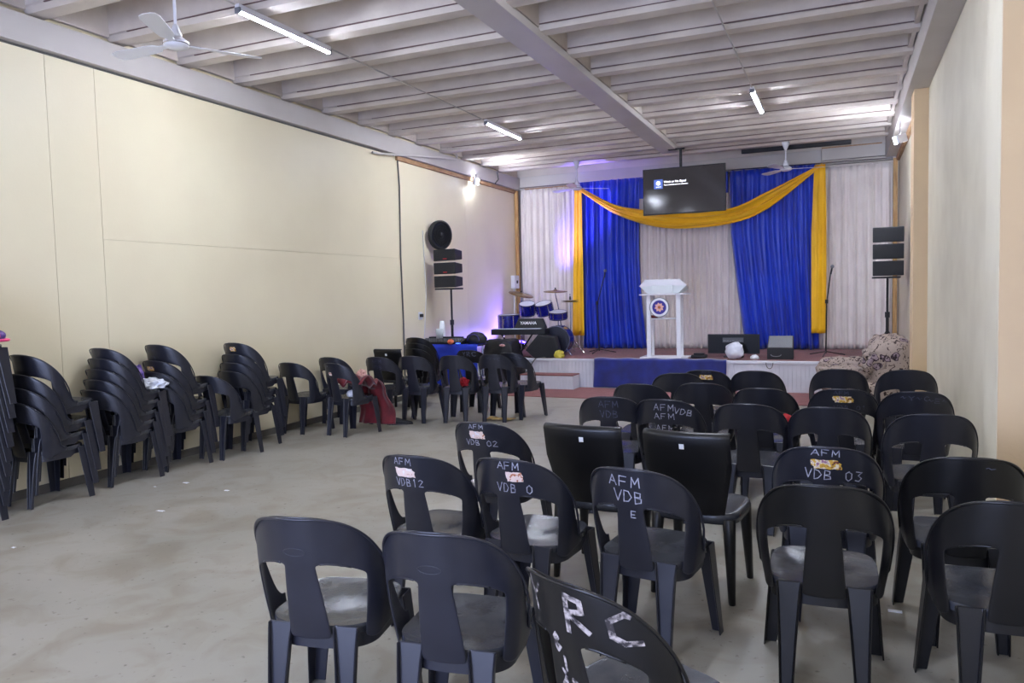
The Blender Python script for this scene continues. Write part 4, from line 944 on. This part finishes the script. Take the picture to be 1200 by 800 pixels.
# ------------------------------------------------------------------ cloths and small things
def drape(a, b):
    s = b*1.10
    if s < .26: y_, z_ = 7.12+s, .52+.15*math.sin(PI*min(1, s/.30+.15))
    elif s < .42: q_ = (s-.26)/.16; y_, z_ = 7.38+.14*q_, .60-.10*q_*q_
    else: y_, z_ = 7.535+.03*math.sin(s*9), .50-(s-.42)*.62
    wdt = .20+.05*b; x = -5.16+.12*b + (a-.5)*2*wdt
    fold = .020*math.sin(a*13+b*3+1.5*math.sin(b*4))+.007*math.sin(a*29+b*5)
    return Vector((x+.01*math.sin(b*11), y_+(fold if s > .35 else 0), z_+(fold+.02*noise.noise(Vector((a*4, b*5, 0))) if s <= .42 else 0)))
tag(MB().grid(drape, 50, 46).build('maroon_fleece', 'red', smooth=True, solid=.012), 'maroon fleece lying on a chair seat and hanging to the floor', 'blanket')
blob('pale_cloth', 'pinkish', (-5.16, 7.42, .665), (.055, .05, .06), 'pale pink cloth bundle resting on top of the maroon fleece', 'cloth', seed=12, sub=3, amp=.5)
blob('white_cloth', 'bag', (-5.12, 7.15, .475), (.06, .035, .045), 'small white cloth on the seat behind the fleece chair back', 'cloth', seed=15, sub=2, floorz=.44)
blob('red_pouch', 'redb', (-4.33, 8.40, .480), (.065, .05, .055), 'red and white pouch on the seat left of the rightmost chairs', 'bag', seed=17, sub=3, amp=.5, floorz=.436)
blob('white_bundle', 'bag', (-5.76, 4.99, .82), (.14, .11, .055), 'crumpled white cloth bundle lying on the stack of five', 'cloth', seed=21, floorz=.79, amp=.45)
blob('violet_cloth', 'purple', (-5.90, 4.97, .90), (.06, .06, .10), 'patterned violet cloth behind the white bundle', 'cloth', seed=23, sub=2, amp=.4)
t = empty('pink_bag', (-5.68, 3.56, 1.285), 0, 'small bag with hot pink piping on the leftmost stack', 'bag')
blob('bag_body', 'purple', (0, 0, .06), (.09, .09, .055), None, None, amp=.1, floorz=.0, sub=2, par=t)
MB().tube([(.105*math.cos(2*PI*i/24), .105*math.sin(2*PI*i/24), .03) for i in range(25)], .011, 8, caps=False).build('piping', 'pink', t, smooth=True)
MB().tube([(.09*math.cos(PI*i/12), 0, .05+.10*math.sin(PI*i/12)) for i in range(13)], .009, 8).build('handle', 'pink', t, smooth=True)
blob('red_cloth', 'redb', (-.36, 6.05, .52), (.06, .13, .10), 'red cloth heaped on the right edge of a chair seat', 'cloth', seed=31, floorz=.44, amp=.3)
t = empty('black_shoe', (-5.02, 8.58, 0), math.radians(-60), 'single black shoe on the floor behind the maroon fleece', 'shoe')
t.location = (-4.98, 7.95, 0)
MB().loft([[(-.05*k_, y_, z_) if False else (c_*k_, y_, z_*h_) for c_, z_ in ((-1, 0), (1, 0), (.9, .6), (.4, 1), (-.4, 1), (-.9, .6))] for y_, k_, h_ in ((-.14, .030, .07), (-.10, .036, .10), (-.02, .036, .085), (.06, .044, .05), (.12, .040, .04), (.15, .02, .025))]).build('upper', 'black', t, smooth=True, sub=1)
MB().loft([[(-k_, y_, .0), (k_, y_, .0), (k_, y_, .012), (-k_, y_, .012)] for y_, k_ in ((-.145, .028), (-.06, .038), (.07, .046), (.15, .022))]).build('sole', 'chair_black', t)
def crumple(a, b):
    return Vector((-3.95+.36*(a-.5)+.04*b, 8.57+.14*(b-.5), .012+.03*abs(noise.noise(Vector((a*5, b*4, 3))))))
tag(MB().grid(crumple, 16, 8).build('tan_wrapper', 'tan', solid=.002), 'flat crumpled tan packaging on the floor before the stage', 'wrapper')
for i, (x, y_, sx, sy, lab) in enumerate(((-5.198, 4.813, .028, .018, 'white paper scrap on the floor before the stack of five'), (-4.649, 4.721, .02, .014, 'small white paper scrap, rightmost of those on the floor'), (-4.684, 4.084, .034, .014, 'white paper scrap, middle one of the open floor'), (-4.91, 3.13, .014, .010, 'tiny white paper scrap nearest the left edge'), (-5.35, 4.62, .012, .008, 'tiny white speck of paper close to the stacks'))):
    o = MB().grid(lambda a, b: Vector(((a-.5)*2*sx, (b-.5)*2*sy, .003+.008*abs(noise.noise(Vector((a*3+i, b*3, i)))))), 5, 4).build('paper_scrap', 'cup', solid=.001)
    o.location = (x, y_, 0); tag(o, lab, 'paper', 'paper scraps on the floor')
tag(bx('white_scrap', 'cup', .20, .26, 3.95, 3.97, 0, .006), 'small white scrap on the floor between the right-hand chairs', 'paper').name = 'paper_strip'
for o in bpy.data.objects:
    if '_k' in o: del o['_k']
bpy.context.view_layer.update()
